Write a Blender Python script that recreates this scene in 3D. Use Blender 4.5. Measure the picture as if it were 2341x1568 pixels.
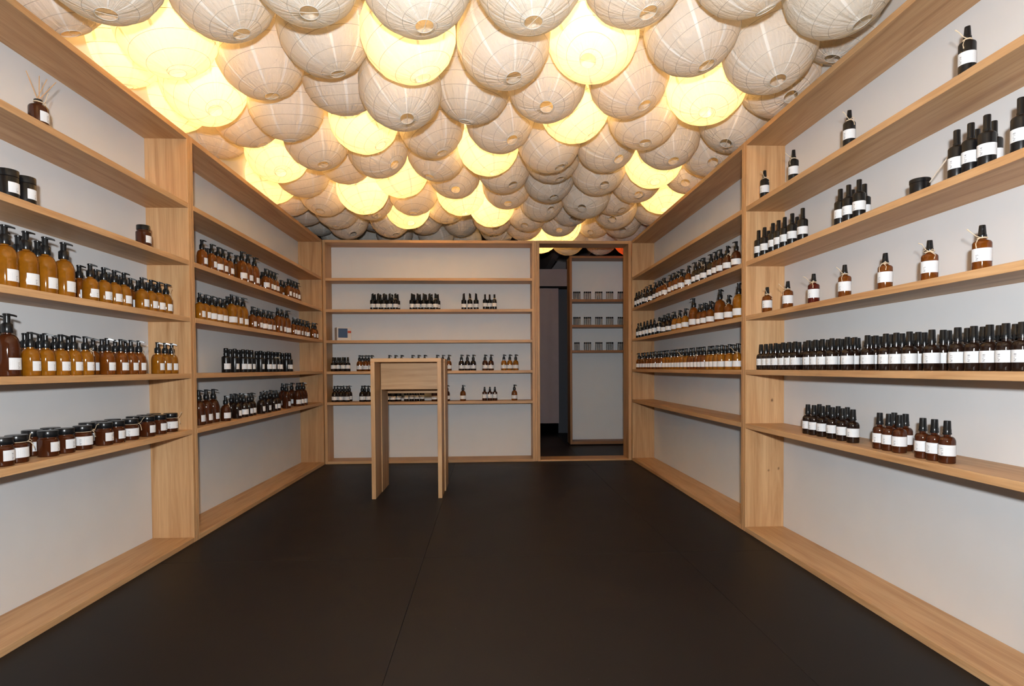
import bpy, bmesh, math, random
from mathutils import Vector, Matrix, Quaternion

for o in list(bpy.data.objects): bpy.data.objects.remove(o, do_unlink=True)
SC = bpy.context.scene
COL = SC.collection
random.seed(11)

# ------------------------------------------------------------------ camera
IW, IH = 2341, 1568
FPX, PCX, PCY, YAW, PIT, ROL = 1288.94, 1170.63, 870.77, 0.046, -0.0228, -0.0062
fwd = Vector((math.sin(YAW)*math.cos(PIT), math.cos(YAW)*math.cos(PIT), math.sin(PIT)))
r0 = Vector((math.cos(YAW), -math.sin(YAW), 0)); u0 = r0.cross(fwd)
rt = math.cos(ROL)*r0 + math.sin(ROL)*u0; up = -math.sin(ROL)*r0 + math.cos(ROL)*u0
cam_d = bpy.data.cameras.new('camera'); cam = bpy.data.objects.new('camera', cam_d); COL.objects.link(cam)
cam.matrix_world = Matrix(((rt.x, up.x, -fwd.x, 0), (rt.y, up.y, -fwd.y, 0), (rt.z, up.z, -fwd.z, 1.0), (0, 0, 0, 1)))
cam_d.sensor_fit = 'HORIZONTAL'; cam_d.sensor_width = 36; cam_d.lens = 36*FPX/IW
cam_d.shift_x = -(PCX-IW/2)/IW; cam_d.shift_y = (PCY-IH/2)/IW
cam_d.clip_start = 0.05
SC.camera = cam

# ------------------------------------------------------------------ world, flash, exposure
w = bpy.data.worlds.new('world'); SC.world = w; w.use_nodes = True
w.node_tree.nodes['Background'].inputs[0].default_value = (0.5, 0.5, 0.55, 1)
w.node_tree.nodes['Background'].inputs[1].default_value = 0.05
SC.view_settings.view_transform = 'Standard'; SC.view_settings.look = 'None'
SC.view_settings.gamma = 1; SC.view_settings.use_curve_mapping = False
SC.view_settings.exposure = 0.0
FLASH_W = 126.0
BULB = 21.5
fl = bpy.data.lights.new('camera_flash', 'AREA'); fl.shape = 'DISK'; fl.size = 0.09; fl.energy = FLASH_W; fl.color = (0.93, 0.97, 1.0)
flo = bpy.data.objects.new('camera_flash', fl); COL.objects.link(flo)
flo.location = (0.0, -0.16, 1.21)
flo.rotation_euler = Vector((0.04, 1, 0.34)).to_track_quat('-Z', 'Y').to_euler()
cy = SC.cycles
cy.max_bounces = 7; cy.diffuse_bounces = 5; cy.glossy_bounces = 3; cy.transmission_bounces = 8; cy.transparent_max_bounces = 8
cy.sample_clamp_indirect = 10.0; cy.caustics_reflective = False; cy.caustics_refractive = False
cy.use_denoising = True; cy.use_adaptive_sampling = True; cy.adaptive_threshold = 0.13; cy.adaptive_min_samples = 16

# ------------------------------------------------------------------ room measures
AL, AR, L1, R1, Y2, H, DEP, T = 1.6985, 1.5624, 3.3639, 3.3591, 5.9937, 2.3497, 0.238, 0.029
UL = 2.63                       # length of a side unit
ZS = [1.958, 1.631, 1.306, 0.981, 0.657]
ZC = 2.98                       # ceiling

# ------------------------------------------------------------------ materials
MATS = {}
def nmat(name):
    m = bpy.data.materials.new(name); m.use_nodes = True
    nt = m.node_tree; b = nt.nodes['Principled BSDF']; MATS[name] = m
    return m, nt, b
def simple(name, col, rough=0.5, spec=0.5, coat=0.0, metal=0.0):
    m, nt, b = nmat(name)
    b.inputs['Base Color'].default_value = (*col, 1); b.inputs['Roughness'].default_value = rough
    b.inputs['Specular IOR Level'].default_value = spec; b.inputs['Coat Weight'].default_value = coat; b.inputs['Metallic'].default_value = metal
    return m
def node(nt, t, **kw):
    n = nt.nodes.new(t)
    for k, v in kw.items(): setattr(n, k, v)
    return n
def ramp(nt, stops):
    r = nt.nodes.new('ShaderNodeValToRGB')
    while len(r.color_ramp.elements) > 1: r.color_ramp.elements.remove(r.color_ramp.elements[-1])
    r.color_ramp.elements[0].position = stops[0][0]; r.color_ramp.elements[0].color = (*stops[0][1], 1)
    for p, c in stops[1:]:
        e = r.color_ramp.elements.new(p); e.color = (*c, 1)
    return r
def wood(axis):
    m, nt, b = nmat('ash_wood_'+axis)
    tc = node(nt, 'ShaderNodeTexCoord'); oi = node(nt, 'ShaderNodeObjectInfo')
    mul = node(nt, 'ShaderNodeVectorMath', operation='SCALE'); mul.inputs[0].default_value = (7.3, 11.1, 5.7)
    nt.links.new(oi.outputs['Random'], mul.inputs['Scale'])
    add = node(nt, 'ShaderNodeVectorMath', operation='ADD'); nt.links.new(tc.outputs['Object'], add.inputs[0]); nt.links.new(mul.outputs[0], add.inputs[1])
    def tex(along, across, detail, dist):
        mp = node(nt, 'ShaderNodeMapping'); s = [across]*3; s['XYZ'.index(axis)] = along
        mp.inputs['Scale'].default_value = s; nt.links.new(add.outputs[0], mp.inputs['Vector'])
        n = node(nt, 'ShaderNodeTexNoise'); n.inputs['Scale'].default_value = 1; n.inputs['Detail'].default_value = detail
        n.inputs['Roughness'].default_value = 0.6; n.inputs['Distortion'].default_value = dist
        nt.links.new(mp.outputs[0], n.inputs['Vector']); return n
    big = tex(0.9, 14, 5, 1.2); fine = tex(4, 160, 3, 0.2); tone = tex(0.35, 3.5, 2, 0.4)
    r1 = ramp(nt, [(0.25, (0.40, 0.205, 0.085)), (0.42, (0.545, 0.315, 0.150)), (0.58, (0.625, 0.385, 0.195)), (0.8, (0.68, 0.44, 0.24))])
    nt.links.new(big.outputs['Fac'], r1.inputs['Fac'])
    r2 = ramp(nt, [(0.3, (0.86, 0.83, 0.79)), (0.6, (1, 1, 1))]); nt.links.new(fine.outputs['Fac'], r2.inputs['Fac'])
    r3 = ramp(nt, [(0.3, (0.90, 0.86, 0.80)), (0.7, (1.05, 1.05, 1.06))]); nt.links.new(tone.outputs['Fac'], r3.inputs['Fac'])
    m1 = node(nt, 'ShaderNodeMix', data_type='RGBA', blend_type='MULTIPLY'); m1.inputs['Factor'].default_value = 1
    nt.links.new(r1.outputs[0], m1.inputs['A']); nt.links.new(r2.outputs[0], m1.inputs['B'])
    m2 = node(nt, 'ShaderNodeMix', data_type='RGBA', blend_type='MULTIPLY'); m2.inputs['Factor'].default_value = 1
    nt.links.new(m1.outputs['Result'], m2.inputs['A']); nt.links.new(r3.outputs[0], m2.inputs['B'])
    hs = node(nt, 'ShaderNodeHueSaturation'); nt.links.new(m2.outputs['Result'], hs.inputs['Color'])
    mr = node(nt, 'ShaderNodeMapRange'); mr.inputs['To Min'].default_value = 0.88; mr.inputs['To Max'].default_value = 1.02
    nt.links.new(oi.outputs['Random'], mr.inputs['Value']); nt.links.new(mr.outputs[0], hs.inputs['Value'])
    nt.links.new(hs.outputs[0], b.inputs['Base Color'])
    bp = node(nt, 'ShaderNodeBump'); bp.inputs['Strength'].default_value = 0.06; bp.inputs['Distance'].default_value = 0.002
    nt.links.new(fine.outputs['Fac'], bp.inputs['Height']); nt.links.new(bp.outputs[0], b.inputs['Normal'])
    b.inputs['Roughness'].default_value = 0.48; b.inputs['Specular IOR Level'].default_value = 0.35
    return m
WOOD = {a: wood(a) for a in 'XYZ'}
def shaded_wood():  # darker copy of the wood: shade beyond the doorway painted into its colour
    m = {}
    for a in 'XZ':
        c = WOOD[a].copy(); c.name = 'shaded_wood_'+a; nt = c.node_tree; b = nt.nodes['Principled BSDF']; src = b.inputs['Base Color'].links[0].from_socket
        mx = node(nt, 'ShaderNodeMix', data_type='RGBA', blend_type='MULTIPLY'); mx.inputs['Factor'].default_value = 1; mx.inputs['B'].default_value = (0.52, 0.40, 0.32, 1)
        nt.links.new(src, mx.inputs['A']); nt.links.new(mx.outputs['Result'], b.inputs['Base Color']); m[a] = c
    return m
SHADED = shaded_wood()
def knotty(points):
    m = WOOD['Z'].copy(); m.name = 'ash_wood_knots'; nt = m.node_tree; b = nt.nodes['Principled BSDF']
    src = b.inputs['Base Color'].links[0].from_socket; tc = node(nt, 'ShaderNodeTexCoord'); last = src
    nz = node(nt, 'ShaderNodeTexNoise'); nz.inputs['Scale'].default_value = 60; nt.links.new(tc.outputs['Object'], nz.inputs['Vector'])
    for x, y, z, r in points:
        sub = node(nt, 'ShaderNodeVectorMath', operation='SUBTRACT'); nt.links.new(tc.outputs['Object'], sub.inputs[0]); sub.inputs[1].default_value = (x, y, z)
        sc = node(nt, 'ShaderNodeVectorMath', operation='MULTIPLY'); sc.inputs[1].default_value = (1, 0, .75); nt.links.new(sub.outputs[0], sc.inputs[0])
        ln = node(nt, 'ShaderNodeVectorMath', operation='LENGTH'); nt.links.new(sc.outputs[0], ln.inputs[0])
        ma = node(nt, 'ShaderNodeMath', operation='MULTIPLY_ADD'); ma.inputs[1].default_value = .012; nt.links.new(nz.outputs['Fac'], ma.inputs[0]); nt.links.new(ln.outputs['Value'], ma.inputs[2])
        mr = node(nt, 'ShaderNodeMapRange'); mr.inputs['From Min'].default_value = r+.002; mr.inputs['From Max'].default_value = r+.012; mr.inputs['To Min'].default_value = .92; mr.inputs['To Max'].default_value = 0; nt.links.new(ma.outputs[0], mr.inputs['Value'])
        mx = node(nt, 'ShaderNodeMix', data_type='RGBA'); mx.inputs['B'].default_value = (0.09, 0.035, 0.014, 1); nt.links.new(mr.outputs[0], mx.inputs['Factor']); nt.links.new(last, mx.inputs['A']); last = mx.outputs['Result']
    nt.links.new(last, b.inputs['Base Color']); return m
def painted(name, col, var=0.03):
    m, nt, b = nmat(name)
    n = node(nt, 'ShaderNodeTexNoise'); n.inputs['Scale'].default_value = 6; n.inputs['Detail'].default_value = 4
    tc = node(nt, 'ShaderNodeTexCoord'); nt.links.new(tc.outputs['Object'], n.inputs['Vector'])
    r = ramp(nt, [(0.3, tuple(c*(1-var) for c in col)), (0.7, col)]); nt.links.new(n.outputs['Fac'], r.inputs['Fac'])
    nt.links.new(r.outputs[0], b.inputs['Base Color']); b.inputs['Roughness'].default_value = 0.75; b.inputs['Specular IOR Level'].default_value = 0.25
    return m
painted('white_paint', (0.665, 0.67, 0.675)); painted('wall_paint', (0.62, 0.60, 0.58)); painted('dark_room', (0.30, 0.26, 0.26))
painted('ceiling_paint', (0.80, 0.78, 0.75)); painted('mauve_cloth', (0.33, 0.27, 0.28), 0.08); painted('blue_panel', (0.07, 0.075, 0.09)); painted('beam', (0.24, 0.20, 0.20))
def floor_mat():
    m, nt, b = nmat('dark_floor')
    tc = node(nt, 'ShaderNodeTexCoord'); n = node(nt, 'ShaderNodeTexNoise'); n.inputs['Scale'].default_value = 1.6; n.inputs['Detail'].default_value = 6
    nt.links.new(tc.outputs['Object'], n.inputs['Vector'])
    r = ramp(nt, [(0.3, (0.0125, 0.0098, 0.0094)), (0.7, (0.0165, 0.0132, 0.0125))]); nt.links.new(n.outputs['Fac'], r.inputs['Fac'])
    v = node(nt, 'ShaderNodeTexNoise'); v.inputs['Scale'].default_value = 90; v.inputs['Detail'].default_value = 2; nt.links.new(tc.outputs['Object'], v.inputs['Vector'])
    rs = ramp(nt, [(0.765, (0, 0, 0)), (0.80, (1, 1, 1))]); nt.links.new(v.outputs['Fac'], rs.inputs['Fac'])
    mx = node(nt, 'ShaderNodeMix', data_type='RGBA'); mx.inputs['B'].default_value = (0.10, 0.09, 0.085, 1)
    nt.links.new(rs.outputs[0], mx.inputs['Factor']); nt.links.new(r.outputs[0], mx.inputs['A']); nt.links.new(mx.outputs['Result'], b.inputs['Base Color'])
    rr = node(nt, 'ShaderNodeMapRange'); rr.inputs['To Min'].default_value = 0.42; rr.inputs['To Max'].default_value = 0.55
    nt.links.new(n.outputs['Fac'], rr.inputs['Value']); nt.links.new(rr.outputs[0], b.inputs['Roughness'])
    b.inputs['Specular IOR Level'].default_value = 0.16
floor_mat(); simple('floor_dust', (0.07, 0.06, 0.055), 0.9, 0.1)

def glass(name, col, trans, tcol, tint, rough=0.12):
    """product seen through tinted bottle glass: the tint is the coat, so it darkens towards the rim as real glass does"""
    m, nt, b = nmat(name)
    b.inputs['Base Color'].default_value = (*col, 1); b.inputs['Roughness'].default_value = 0.6; b.inputs['Specular IOR Level'].default_value = 0.1
    b.inputs['Coat Weight'].default_value = 1.0; b.inputs['Coat IOR'].default_value = 1.5; b.inputs['Coat Roughness'].default_value = rough*.5; b.inputs['Coat Tint'].default_value = (*tint, 1)
    tc = node(nt, 'ShaderNodeTexCoord'); n = node(nt, 'ShaderNodeTexNoise'); n.inputs['Scale'].default_value = 45; n.inputs['Detail'].default_value = 3; nt.links.new(tc.outputs['Object'], n.inputs['Vector'])
    r = ramp(nt, [(0.3, tuple(c*.82 for c in col)), (0.7, tuple(min(1, c*1.12) for c in col))]); nt.links.new(n.outputs['Fac'], r.inputs['Fac']); nt.links.new(r.outputs[0], b.inputs['Base Color'])
    out = nt.nodes['Material Output']
    t = node(nt, 'ShaderNodeBsdfTranslucent'); t.inputs[0].default_value = (*tcol, 1)
    mx = node(nt, 'ShaderNodeMixShader'); mx.inputs[0].default_value = trans
    nt.links.new(b.outputs[0], mx.inputs[1]); nt.links.new(t.outputs[0], mx.inputs[2]); nt.links.new(mx.outputs[0], out.inputs[0])
    return m
glass('glass_honey', (0.33, 0.175, 0.032), 0.10, (0.30, 0.12, 0.008), (0.78, 0.52, 0.15))
glass('glass_amber', (0.21, 0.090, 0.024), 0.10, (0.22, 0.075, 0.007), (0.72, 0.44, 0.15))
glass('glass_brown', (0.090, 0.034, 0.018), 0.08, (0.12, 0.035, 0.007), (0.62, 0.38, 0.20))
glass('glass_dark', (0.022, 0.012, 0.010), 0.05, (0.04, 0.015, 0.006), (0.55, 0.40, 0.30))
glass('glass_red', (0.13, 0.024, 0.015), 0.08, (0.12, 0.018, 0.008), (0.62, 0.32, 0.20))
simple('glass_black', (0.0065, 0.0055, 0.0055), 0.26, 0.4)
simple('black_plastic', (0.0065, 0.0068, 0.0075), 0.24, 0.38)
simple('label_paper', (0.69, 0.70, 0.715), 0.6, 0.3); simple('label_print', (0.13, 0.13, 0.15), 0.7, 0.2); simple('label_fine_print', (0.52, 0.52, 0.54), 0.7, 0.2)
simple('twine', (0.66, 0.52, 0.36), 0.9, 0.1); simple('reed_wood', (0.55, 0.33, 0.17), 0.8, 0.2); simple('pale_wood', (0.72, 0.62, 0.50), 0.8, 0.2)
simple('carton', (0.62, 0.58, 0.54), 0.7, 0.2); simple('carton_blue', (0.035, 0.075, 0.16), 0.4, 0.4); simple('carton_red', (0.45, 0.07, 0.03), 0.5, 0.3)
simple('wire', (0.46, 0.38, 0.29), 0.5, 0.4); simple('white_wire', (0.62, 0.58, 0.52), 0.4, 0.5); simple('cord', (0.60, 0.58, 0.55), 0.6, 0.3); simple('socket', (0.70, 0.68, 0.65), 0.5, 0.4)
simple('dark_gap', (0.01, 0.009, 0.009), 0.8, 0.1)
m, nt, b = nmat('clear_glass'); b.inputs['Base Color'].default_value = (0.93, 0.95, 0.95, 1); b.inputs['Transmission Weight'].default_value = 1; b.inputs['Roughness'].default_value = 0.03; b.inputs['IOR'].default_value = 1.3
def bulb_mat(name, col, s):
    m, nt, b = nmat(name); b.inputs['Base Color'].default_value = (0.9, 0.9, 0.9, 1)
    b.inputs['Emission Color'].default_value = (*col, 1); b.inputs['Emission Strength'].default_value = s
bulb_mat('bulb_warm', (1.0, 0.72, 0.36), 14); bulb_mat('bulb_red', (1.0, 0.50, 0.18), 6)
for k_ in ('bulb_warm', 'bulb_red'): MATS[k_].cycles.emission_sampling = 'NONE'
def paper(name, refl, thru, tfac):
    m, nt, b = nmat(name); nt.nodes.remove(b); out = nt.nodes['Material Output']
    tc = node(nt, 'ShaderNodeTexCoord'); sp = node(nt, 'ShaderNodeSeparateXYZ'); nt.links.new(tc.outputs['Object'], sp.inputs[0])
    at = node(nt, 'ShaderNodeMath', operation='ARCTAN2'); nt.links.new(sp.outputs['Y'], at.inputs[0]); nt.links.new(sp.outputs['X'], at.inputs[1])
    # glued seams between the paper gores: eight meridians where the paper is double
    q = node(nt, 'ShaderNodeMath', operation='MULTIPLY'); q.inputs[1].default_value = 8/(2*math.pi); nt.links.new(at.outputs[0], q.inputs[0])
    fr = node(nt, 'ShaderNodeMath', operation='FRACT'); nt.links.new(q.outputs[0], fr.inputs[0])
    seam = node(nt, 'ShaderNodeMath', operation='LESS_THAN'); seam.inputs[1].default_value = 0.09; nt.links.new(fr.outputs[0], seam.inputs[0])
    n = node(nt, 'ShaderNodeTexNoise'); n.inputs['Scale'].default_value = 22; n.inputs['Detail'].default_value = 5; n.inputs['Roughness'].default_value = 0.65; n.inputs['Distortion'].default_value = 0.8
    oi = node(nt, 'ShaderNodeObjectInfo'); ad = node(nt, 'ShaderNodeVectorMath', operation='ADD')
    nt.links.new(tc.outputs['Object'], ad.inputs[0]); nt.links.new(oi.outputs['Random'], ad.inputs[1]); nt.links.new(ad.outputs[0], n.inputs['Vector'])
    # creases radiate towards the openings: noise over angle and height
    cb = node(nt, 'ShaderNodeCombineXYZ'); m8 = node(nt, 'ShaderNodeMath', operation='MULTIPLY'); m8.inputs[1].default_value = 9; nt.links.new(at.outputs[0], m8.inputs[0])
    nt.links.new(m8.outputs[0], cb.inputs[0]); mz = node(nt, 'ShaderNodeMath', operation='MULTIPLY'); mz.inputs[1].default_value = 7; nt.links.new(sp.outputs['Z'], mz.inputs[0]); nt.links.new(mz.outputs[0], cb.inputs[1]); nt.links.new(oi.outputs['Random'], cb.inputs[2])
    n2 = node(nt, 'ShaderNodeTexNoise'); n2.inputs['Scale'].default_value = 1; n2.inputs['Detail'].default_value = 3; nt.links.new(cb.outputs[0], n2.inputs['Vector'])
    sm = node(nt, 'ShaderNodeMath', operation='ADD'); nt.links.new(n.outputs['Fac'], sm.inputs[0]); nt.links.new(n2.outputs['Fac'], sm.inputs[1])
    bp = node(nt, 'ShaderNodeBump'); bp.inputs['Strength'].default_value = 0.8; bp.inputs['Distance'].default_value = 0.008; nt.links.new(sm.outputs[0], bp.inputs['Height'])
    d = node(nt, 'ShaderNodeBsdfPrincipled'); d.inputs['Base Color'].default_value = (*refl, 1); d.inputs['Roughness'].default_value = 0.5; d.inputs['Specular IOR Level'].default_value = 0.35; nt.links.new(bp.outputs[0], d.inputs['Normal'])
    t = node(nt, 'ShaderNodeBsdfTranslucent'); t.inputs[0].default_value = (*thru, 1); nt.links.new(bp.outputs[0], t.inputs['Normal'])
    f = node(nt, 'ShaderNodeMapRange'); f.inputs['To Min'].default_value = tfac; f.inputs['To Max'].default_value = tfac*0.5; nt.links.new(seam.outputs[0], f.inputs['Value'])
    mx = node(nt, 'ShaderNodeMixShader'); nt.links.new(f.outputs[0], mx.inputs[0]); nt.links.new(d.outputs[0], mx.inputs[1]); nt.links.new(t.outputs[0], mx.inputs[2])
    nt.links.new(mx.outputs[0], out.inputs[0])
paper('paper', (0.93, 0.875, 0.80), (0.95, 0.84, 0.64), 0.49)
paper('paper_red', (0.60, 0.14, 0.06), (0.85, 0.22, 0.07), 0.5)

# ------------------------------------------------------------------ helpers
def link(o, parent=None):
    COL.objects.link(o)
    if parent: o.parent = parent
    return o
def mesh_from(bm, name, mat, smooth=None):
    me = bpy.data.meshes.new(name); bm.to_mesh(me); bm.free()
    if mat: me.materials.append(MATS[mat] if isinstance(mat, str) else mat)
    if smooth is not None:
        me.polygons.foreach_set('use_smooth', [True]*len(me.polygons)); me.set_sharp_from_angle(angle=math.radians(smooth))
    return me
def tag(o, label, cat, group=None):
    o['label'] = label; o['category'] = cat
    if group: o['group'] = group
    return o
def empty(name, loc):
    e = bpy.data.objects.new(name, None); e.location = loc; e.empty_display_size = 0.05
    return link(e)
def box_bm(bm, x0, x1, y0, y1, z0, z1, bev=0.0):
    vs = [bm.verts.new((x, y, z)) for x in (x0, x1) for y in (y0, y1) for z in (z0, z1)]
    fs = [(0, 1, 3, 2), (4, 6, 7, 5), (0, 4, 5, 1), (2, 3, 7, 6), (0, 2, 6, 4), (1, 5, 7, 3)]
    faces = [bm.faces.new([vs[i] for i in f]) for f in fs]
    if bev:
        ed = list({e for f in faces for e in f.edges})
        bmesh.ops.bevel(bm, geom=ed, offset=bev, segments=1, affect='EDGES')
def part_box(name, b, mat, parent, bev=0.0012, origin=None):
    """box in world coordinates, stored relative to its parent"""
    p = Vector(parent.location) if parent else Vector((0, 0, 0))
    c = Vector(((b[0]+b[1])/2, (b[2]+b[3])/2, b[4]))
    bm = bmesh.new(); box_bm(bm, b[0]-c.x, b[1]-c.x, b[2]-c.y, b[3]-c.y, 0, b[5]-b[4], bev)
    o = bpy.data.objects.new(name, mesh_from(bm, name, mat)); o.location = c-p
    return link(o, parent)
def structure(o): o['kind'] = 'structure'; return o
def lathe(bm, prof, seg=24, cap0=True, cap1=True):
    rings = []
    for r, z in prof:
        rings.append([bm.verts.new((r*math.cos(2*math.pi*i/seg), r*math.sin(2*math.pi*i/seg), z)) for i in range(seg)])
    for a, b_ in zip(rings, rings[1:]):
        for i in range(seg):
            j = (i+1) % seg; bm.faces.new((a[i], a[j], b_[j], b_[i]))
    if cap0: bm.faces.new(rings[0][::-1])
    if cap1: bm.faces.new(rings[-1])
def arc(cx, cz, r, a0, a1, n):
    return [(cx+r*math.cos(math.radians(a0+(a1-a0)*i/n)), cz+r*math.sin(math.radians(a0+(a1-a0)*i/n))) for i in range(n+1)]
def tube(bm, pts, rad, seg=6, closed=False):
    pts = [Vector(p) for p in pts]; n = len(pts); rings = []
    for i, p in enumerate(pts):
        a = pts[(i-1) % n] if (closed or i > 0) else p; b_ = pts[(i+1) % n] if (closed or i < n-1) else p
        t = (b_-a).normalized(); s = t.cross(Vector((0, 0, 1)))
        if s.length < 1e-3: s = t.cross(Vector((1, 0, 0)))
        s.normalize(); u = s.cross(t)
        rr = rad[i] if isinstance(rad, (list, tuple)) else rad
        rings.append([bm.verts.new(p+rr*(s*math.cos(2*math.pi*k/seg)+u*math.sin(2*math.pi*k/seg))) for k in range(seg)])
    m_ = n if closed else n-1
    for i in range(m_):
        a, b_ = rings[i], rings[(i+1) % n]
        for k in range(seg): bm.faces.new((a[k], a[(k+1) % seg], b_[(k+1) % seg], b_[k]))
    if not closed:
        bm.faces.new(rings[0][::-1]); bm.faces.new(rings[-1])

# ------------------------------------------------------------------ setting: floor, ceiling, walls
floor = structure(part_box('floor', (-3.1, 3.1, -2.6, 10.7, -0.06, -0.012), 'floor_dust', None, 0)); floor['label'] = 'dark brown-black sheet floor with faint seams'
xs = [-3.07, -1.703, -0.335, 1.033, 2.401, 3.09]; ys = [-2.55, 0.25, 2.98, 5.71, 8.44, 10.6]
for i in range(5):
    for j in range(5):
        part_box('floor_panel', (xs[i]+.0008, xs[i+1]-.0008, ys[j]+.0008, ys[j+1]-.0008, -0.0115, 0), 'dark_floor', floor, 0.0004)
structure(part_box('ceiling', (-3.1, 3.1, -2.6, 10.7, ZC, ZC+.08), 'ceiling_paint', None, 0))
WL = -AL-DEP-0.02; WR = AR+DEP+0.02
structure(part_box('wall_left', (WL-.1, WL, -2.6, 6.30, 0, ZC), 'wall_paint', None, 0))
structure(part_box('wall_right', (WR, WR+.1, -2.6, 6.30, 0, ZC), 'wall_paint', None, 0))
structure(part_box('wall_front', (WL, WR, -2.6, -2.5, 0, ZC), 'wall_paint', None, 0))
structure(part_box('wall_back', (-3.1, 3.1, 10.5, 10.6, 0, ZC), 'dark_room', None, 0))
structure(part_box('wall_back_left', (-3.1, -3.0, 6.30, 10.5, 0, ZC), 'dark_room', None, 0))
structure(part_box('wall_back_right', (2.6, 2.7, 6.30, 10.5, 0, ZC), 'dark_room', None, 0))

# ------------------------------------------------------------------ shelf units
def side_unit(x_in, sgn, y0, y1, label, post=None):
    """x_in: front plane, sgn -1 left, +1 right"""
    e = empty('shelf_unit', (x_in+sgn*DEP/2, (y0+y1)/2, 0)); tag(e, label, 'shelf unit', 'wooden shelf units lining the room')
    xa, xb = sorted((x_in, x_in+sgn*DEP)); ba, bb = sorted((x_in+sgn*DEP, x_in+sgn*(DEP+.012)))
    part_box('side_panel', (xa, xb, y0, y0+T, 0, H), WOOD['Z'], e); part_box('side_panel', (xa, xb, y1-T, y1, 0, H), post or WOOD['Z'], e)
    part_box('top_panel', (xa, xb, y0+T, y1-T, H-T, H), WOOD['Y'], e); part_box('bottom_panel', (xa, xb, y0+T, y1-T, 0, T), WOOD['Y'], e)
    for z in ZS: part_box('shelf', (xa, xb, y0+T, y1-T, z-T, z), WOOD['Y'], e)
    part_box('back_panel', (ba, bb, y0, y1, 0, H), 'white_paint', e, 0)['label'] = 'white painted back panel'
    return e
side_unit(-AL, -1, L1-UL, L1-.0006, 'wooden shelf unit on the left nearest the camera, filled with pump bottles')
side_unit(-AL, -1, L1+.0006, Y2-.002, 'wooden shelf unit on the left wall next to the back corner')
side_unit(AR, 1, R1-UL, R1-.0006, 'wooden shelf unit on the right nearest the camera, with spaced spray bottles', knotty([(0.045, 0, 0.796, .004), (0.088, 0, 0.383, .003), (0.025, 0, 0.371, .0015)]))
side_unit(AR, 1, R1+.0006, Y2-.002, 'wooden shelf unit on the right wall beside the doorway')
def back_unit():
    x0, x1, y0, y1 = -1.6975, 0.523, Y2, Y2+DEP
    e = empty('shelf_unit', ((x0+x1)/2, (y0+y1)/2, 0)); tag(e, 'wide wooden shelf unit across the back behind the small stand', 'shelf unit', 'wooden shelf units lining the room')
    part_box('side_panel', (x0, x0+T, y0, y1, 0, H), WOOD['Z'], e); part_box('side_panel', (x1-T, x1, y0, y1, 0, H), WOOD['Z'], e)
    part_box('top_panel', (x0+T, x1-T, y0, y1, H-T, H), WOOD['X'], e); part_box('bottom_panel', (x0+T, x1-T, y0, y1, 0, T), WOOD['X'], e)
    for z in ZS: part_box('shelf', (x0+T, x1-T, y0, y1, z-T-.004, z-.004), WOOD['X'], e)
    part_box('back_panel', (x0, x1, y1, y1+.012, 0, H), 'white_paint', e, 0)['label'] = 'white painted back panel'
back_unit()
# doorway frame beside the back unit
d = structure(empty('door_1', (1.05, Y2+.11, 0))); d['label'] = 'open doorway lined with wooden jambs beside the back shelf unit'
part_box('jamb', (0.5465, 0.5745, Y2, Y2+.235, 0, H), WOOD['Z'], d); part_box('jamb', (1.5295, 1.5620, Y2, Y2+.235, 0, H), WOOD['Z'], d)
part_box('jamb_filler', (0.5240, 0.5460, Y2+.008, Y2+.20, 0, H), WOOD['Z'], d)
part_box('lintel', (0.5750, 1.5290, Y2, Y2+.215, H-T, H), WOOD['X'], d); part_box('sill', (0.5750, 1.5290, Y2, Y2+.235, 0, 0.016), WOOD['X'], d)

# ------------------------------------------------------------------ stand in the middle
def stand():
    e = empty('wooden_stand', (-0.61, 4.63, 0)); tag(e, 'narrow waist-high plywood stand with open front near the back wall', 'stand')
    x0, x1, yf, ym, yb, h = -0.882, -0.344, 4.350, 4.605, 4.90, 1.081
    part_box('side_panel', (x0, x0+.031, yf, ym, 0, h-.029), WOOD['Z'], e); part_box('side_panel', (x1-.031, x1, yf, ym, 0, h-.029), WOOD['Z'], e)
    part_box('top_panel', (x0, x1, yf, ym, h-.029, h), WOOD['X'], e)
    part_box('side_panel', (x0+.006, x0+.036, ym+.001, yb, 0, h-.031), WOOD['Z'], e); part_box('side_panel', (x1-.020, x1+.010, ym+.001, yb, 0, h-.031), WOOD['Z'], e)
    part_box('top_panel', (x0+.006, x1+.010, ym+.001, yb, h-.030, h-.002), WOOD['X'], e)
    part_box('front_apron', (x0+.0375, x1-.0325, ym-.03, ym-.008, 0.833, h-.030), WOOD['X'], e)['label'] = 'wide wooden apron board'
    part_box('rear_apron', (x0+.0375, x1-.0205, yb-.025, yb-.002, 0.79, h-.031), WOOD['X'], e)
stand()

# ------------------------------------------------------------------ room beyond the doorway
def far_unit():
    x0, x1, y0, y1 = 1.078, 2.30, 7.2, 7.42
    e = empty('shelf_unit', ((x0+x1)/2, (y0+y1)/2, 0)); tag(e, 'shelf unit with clear vials seen through the doorway', 'shelf unit')
    part_box('side_panel', (x0, x0+T, y0, y1, 0.012, 2.43), SHADED['Z'], e); part_box('side_panel', (x1-T, x1, y0, y1, 0.012, 2.43), SHADED['Z'], e)
    part_box('top_panel', (x0+T, x1-T, y0, y1, 2.43-T, 2.43), SHADED['X'], e); part_box('bottom_panel', (x0+T, x1-T, y0, y1, 0.012, 0.048), SHADED['X'], e)
    for z in (1.877, 1.55, 1.224): part_box('shelf', (x0+T, x1-T, y0, y1, z-.033, z), SHADED['X'], e)
    part_box('back_panel', (x0, x1, y1, y1+.012, 0.012, 2.43), 'white_paint', e, 0)
    part_box('plinth', (x0+.03, x1-.03, y0+.04, y1-.01, 0, 0.0118), 'dark_gap', e, 0)
far_unit()
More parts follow.
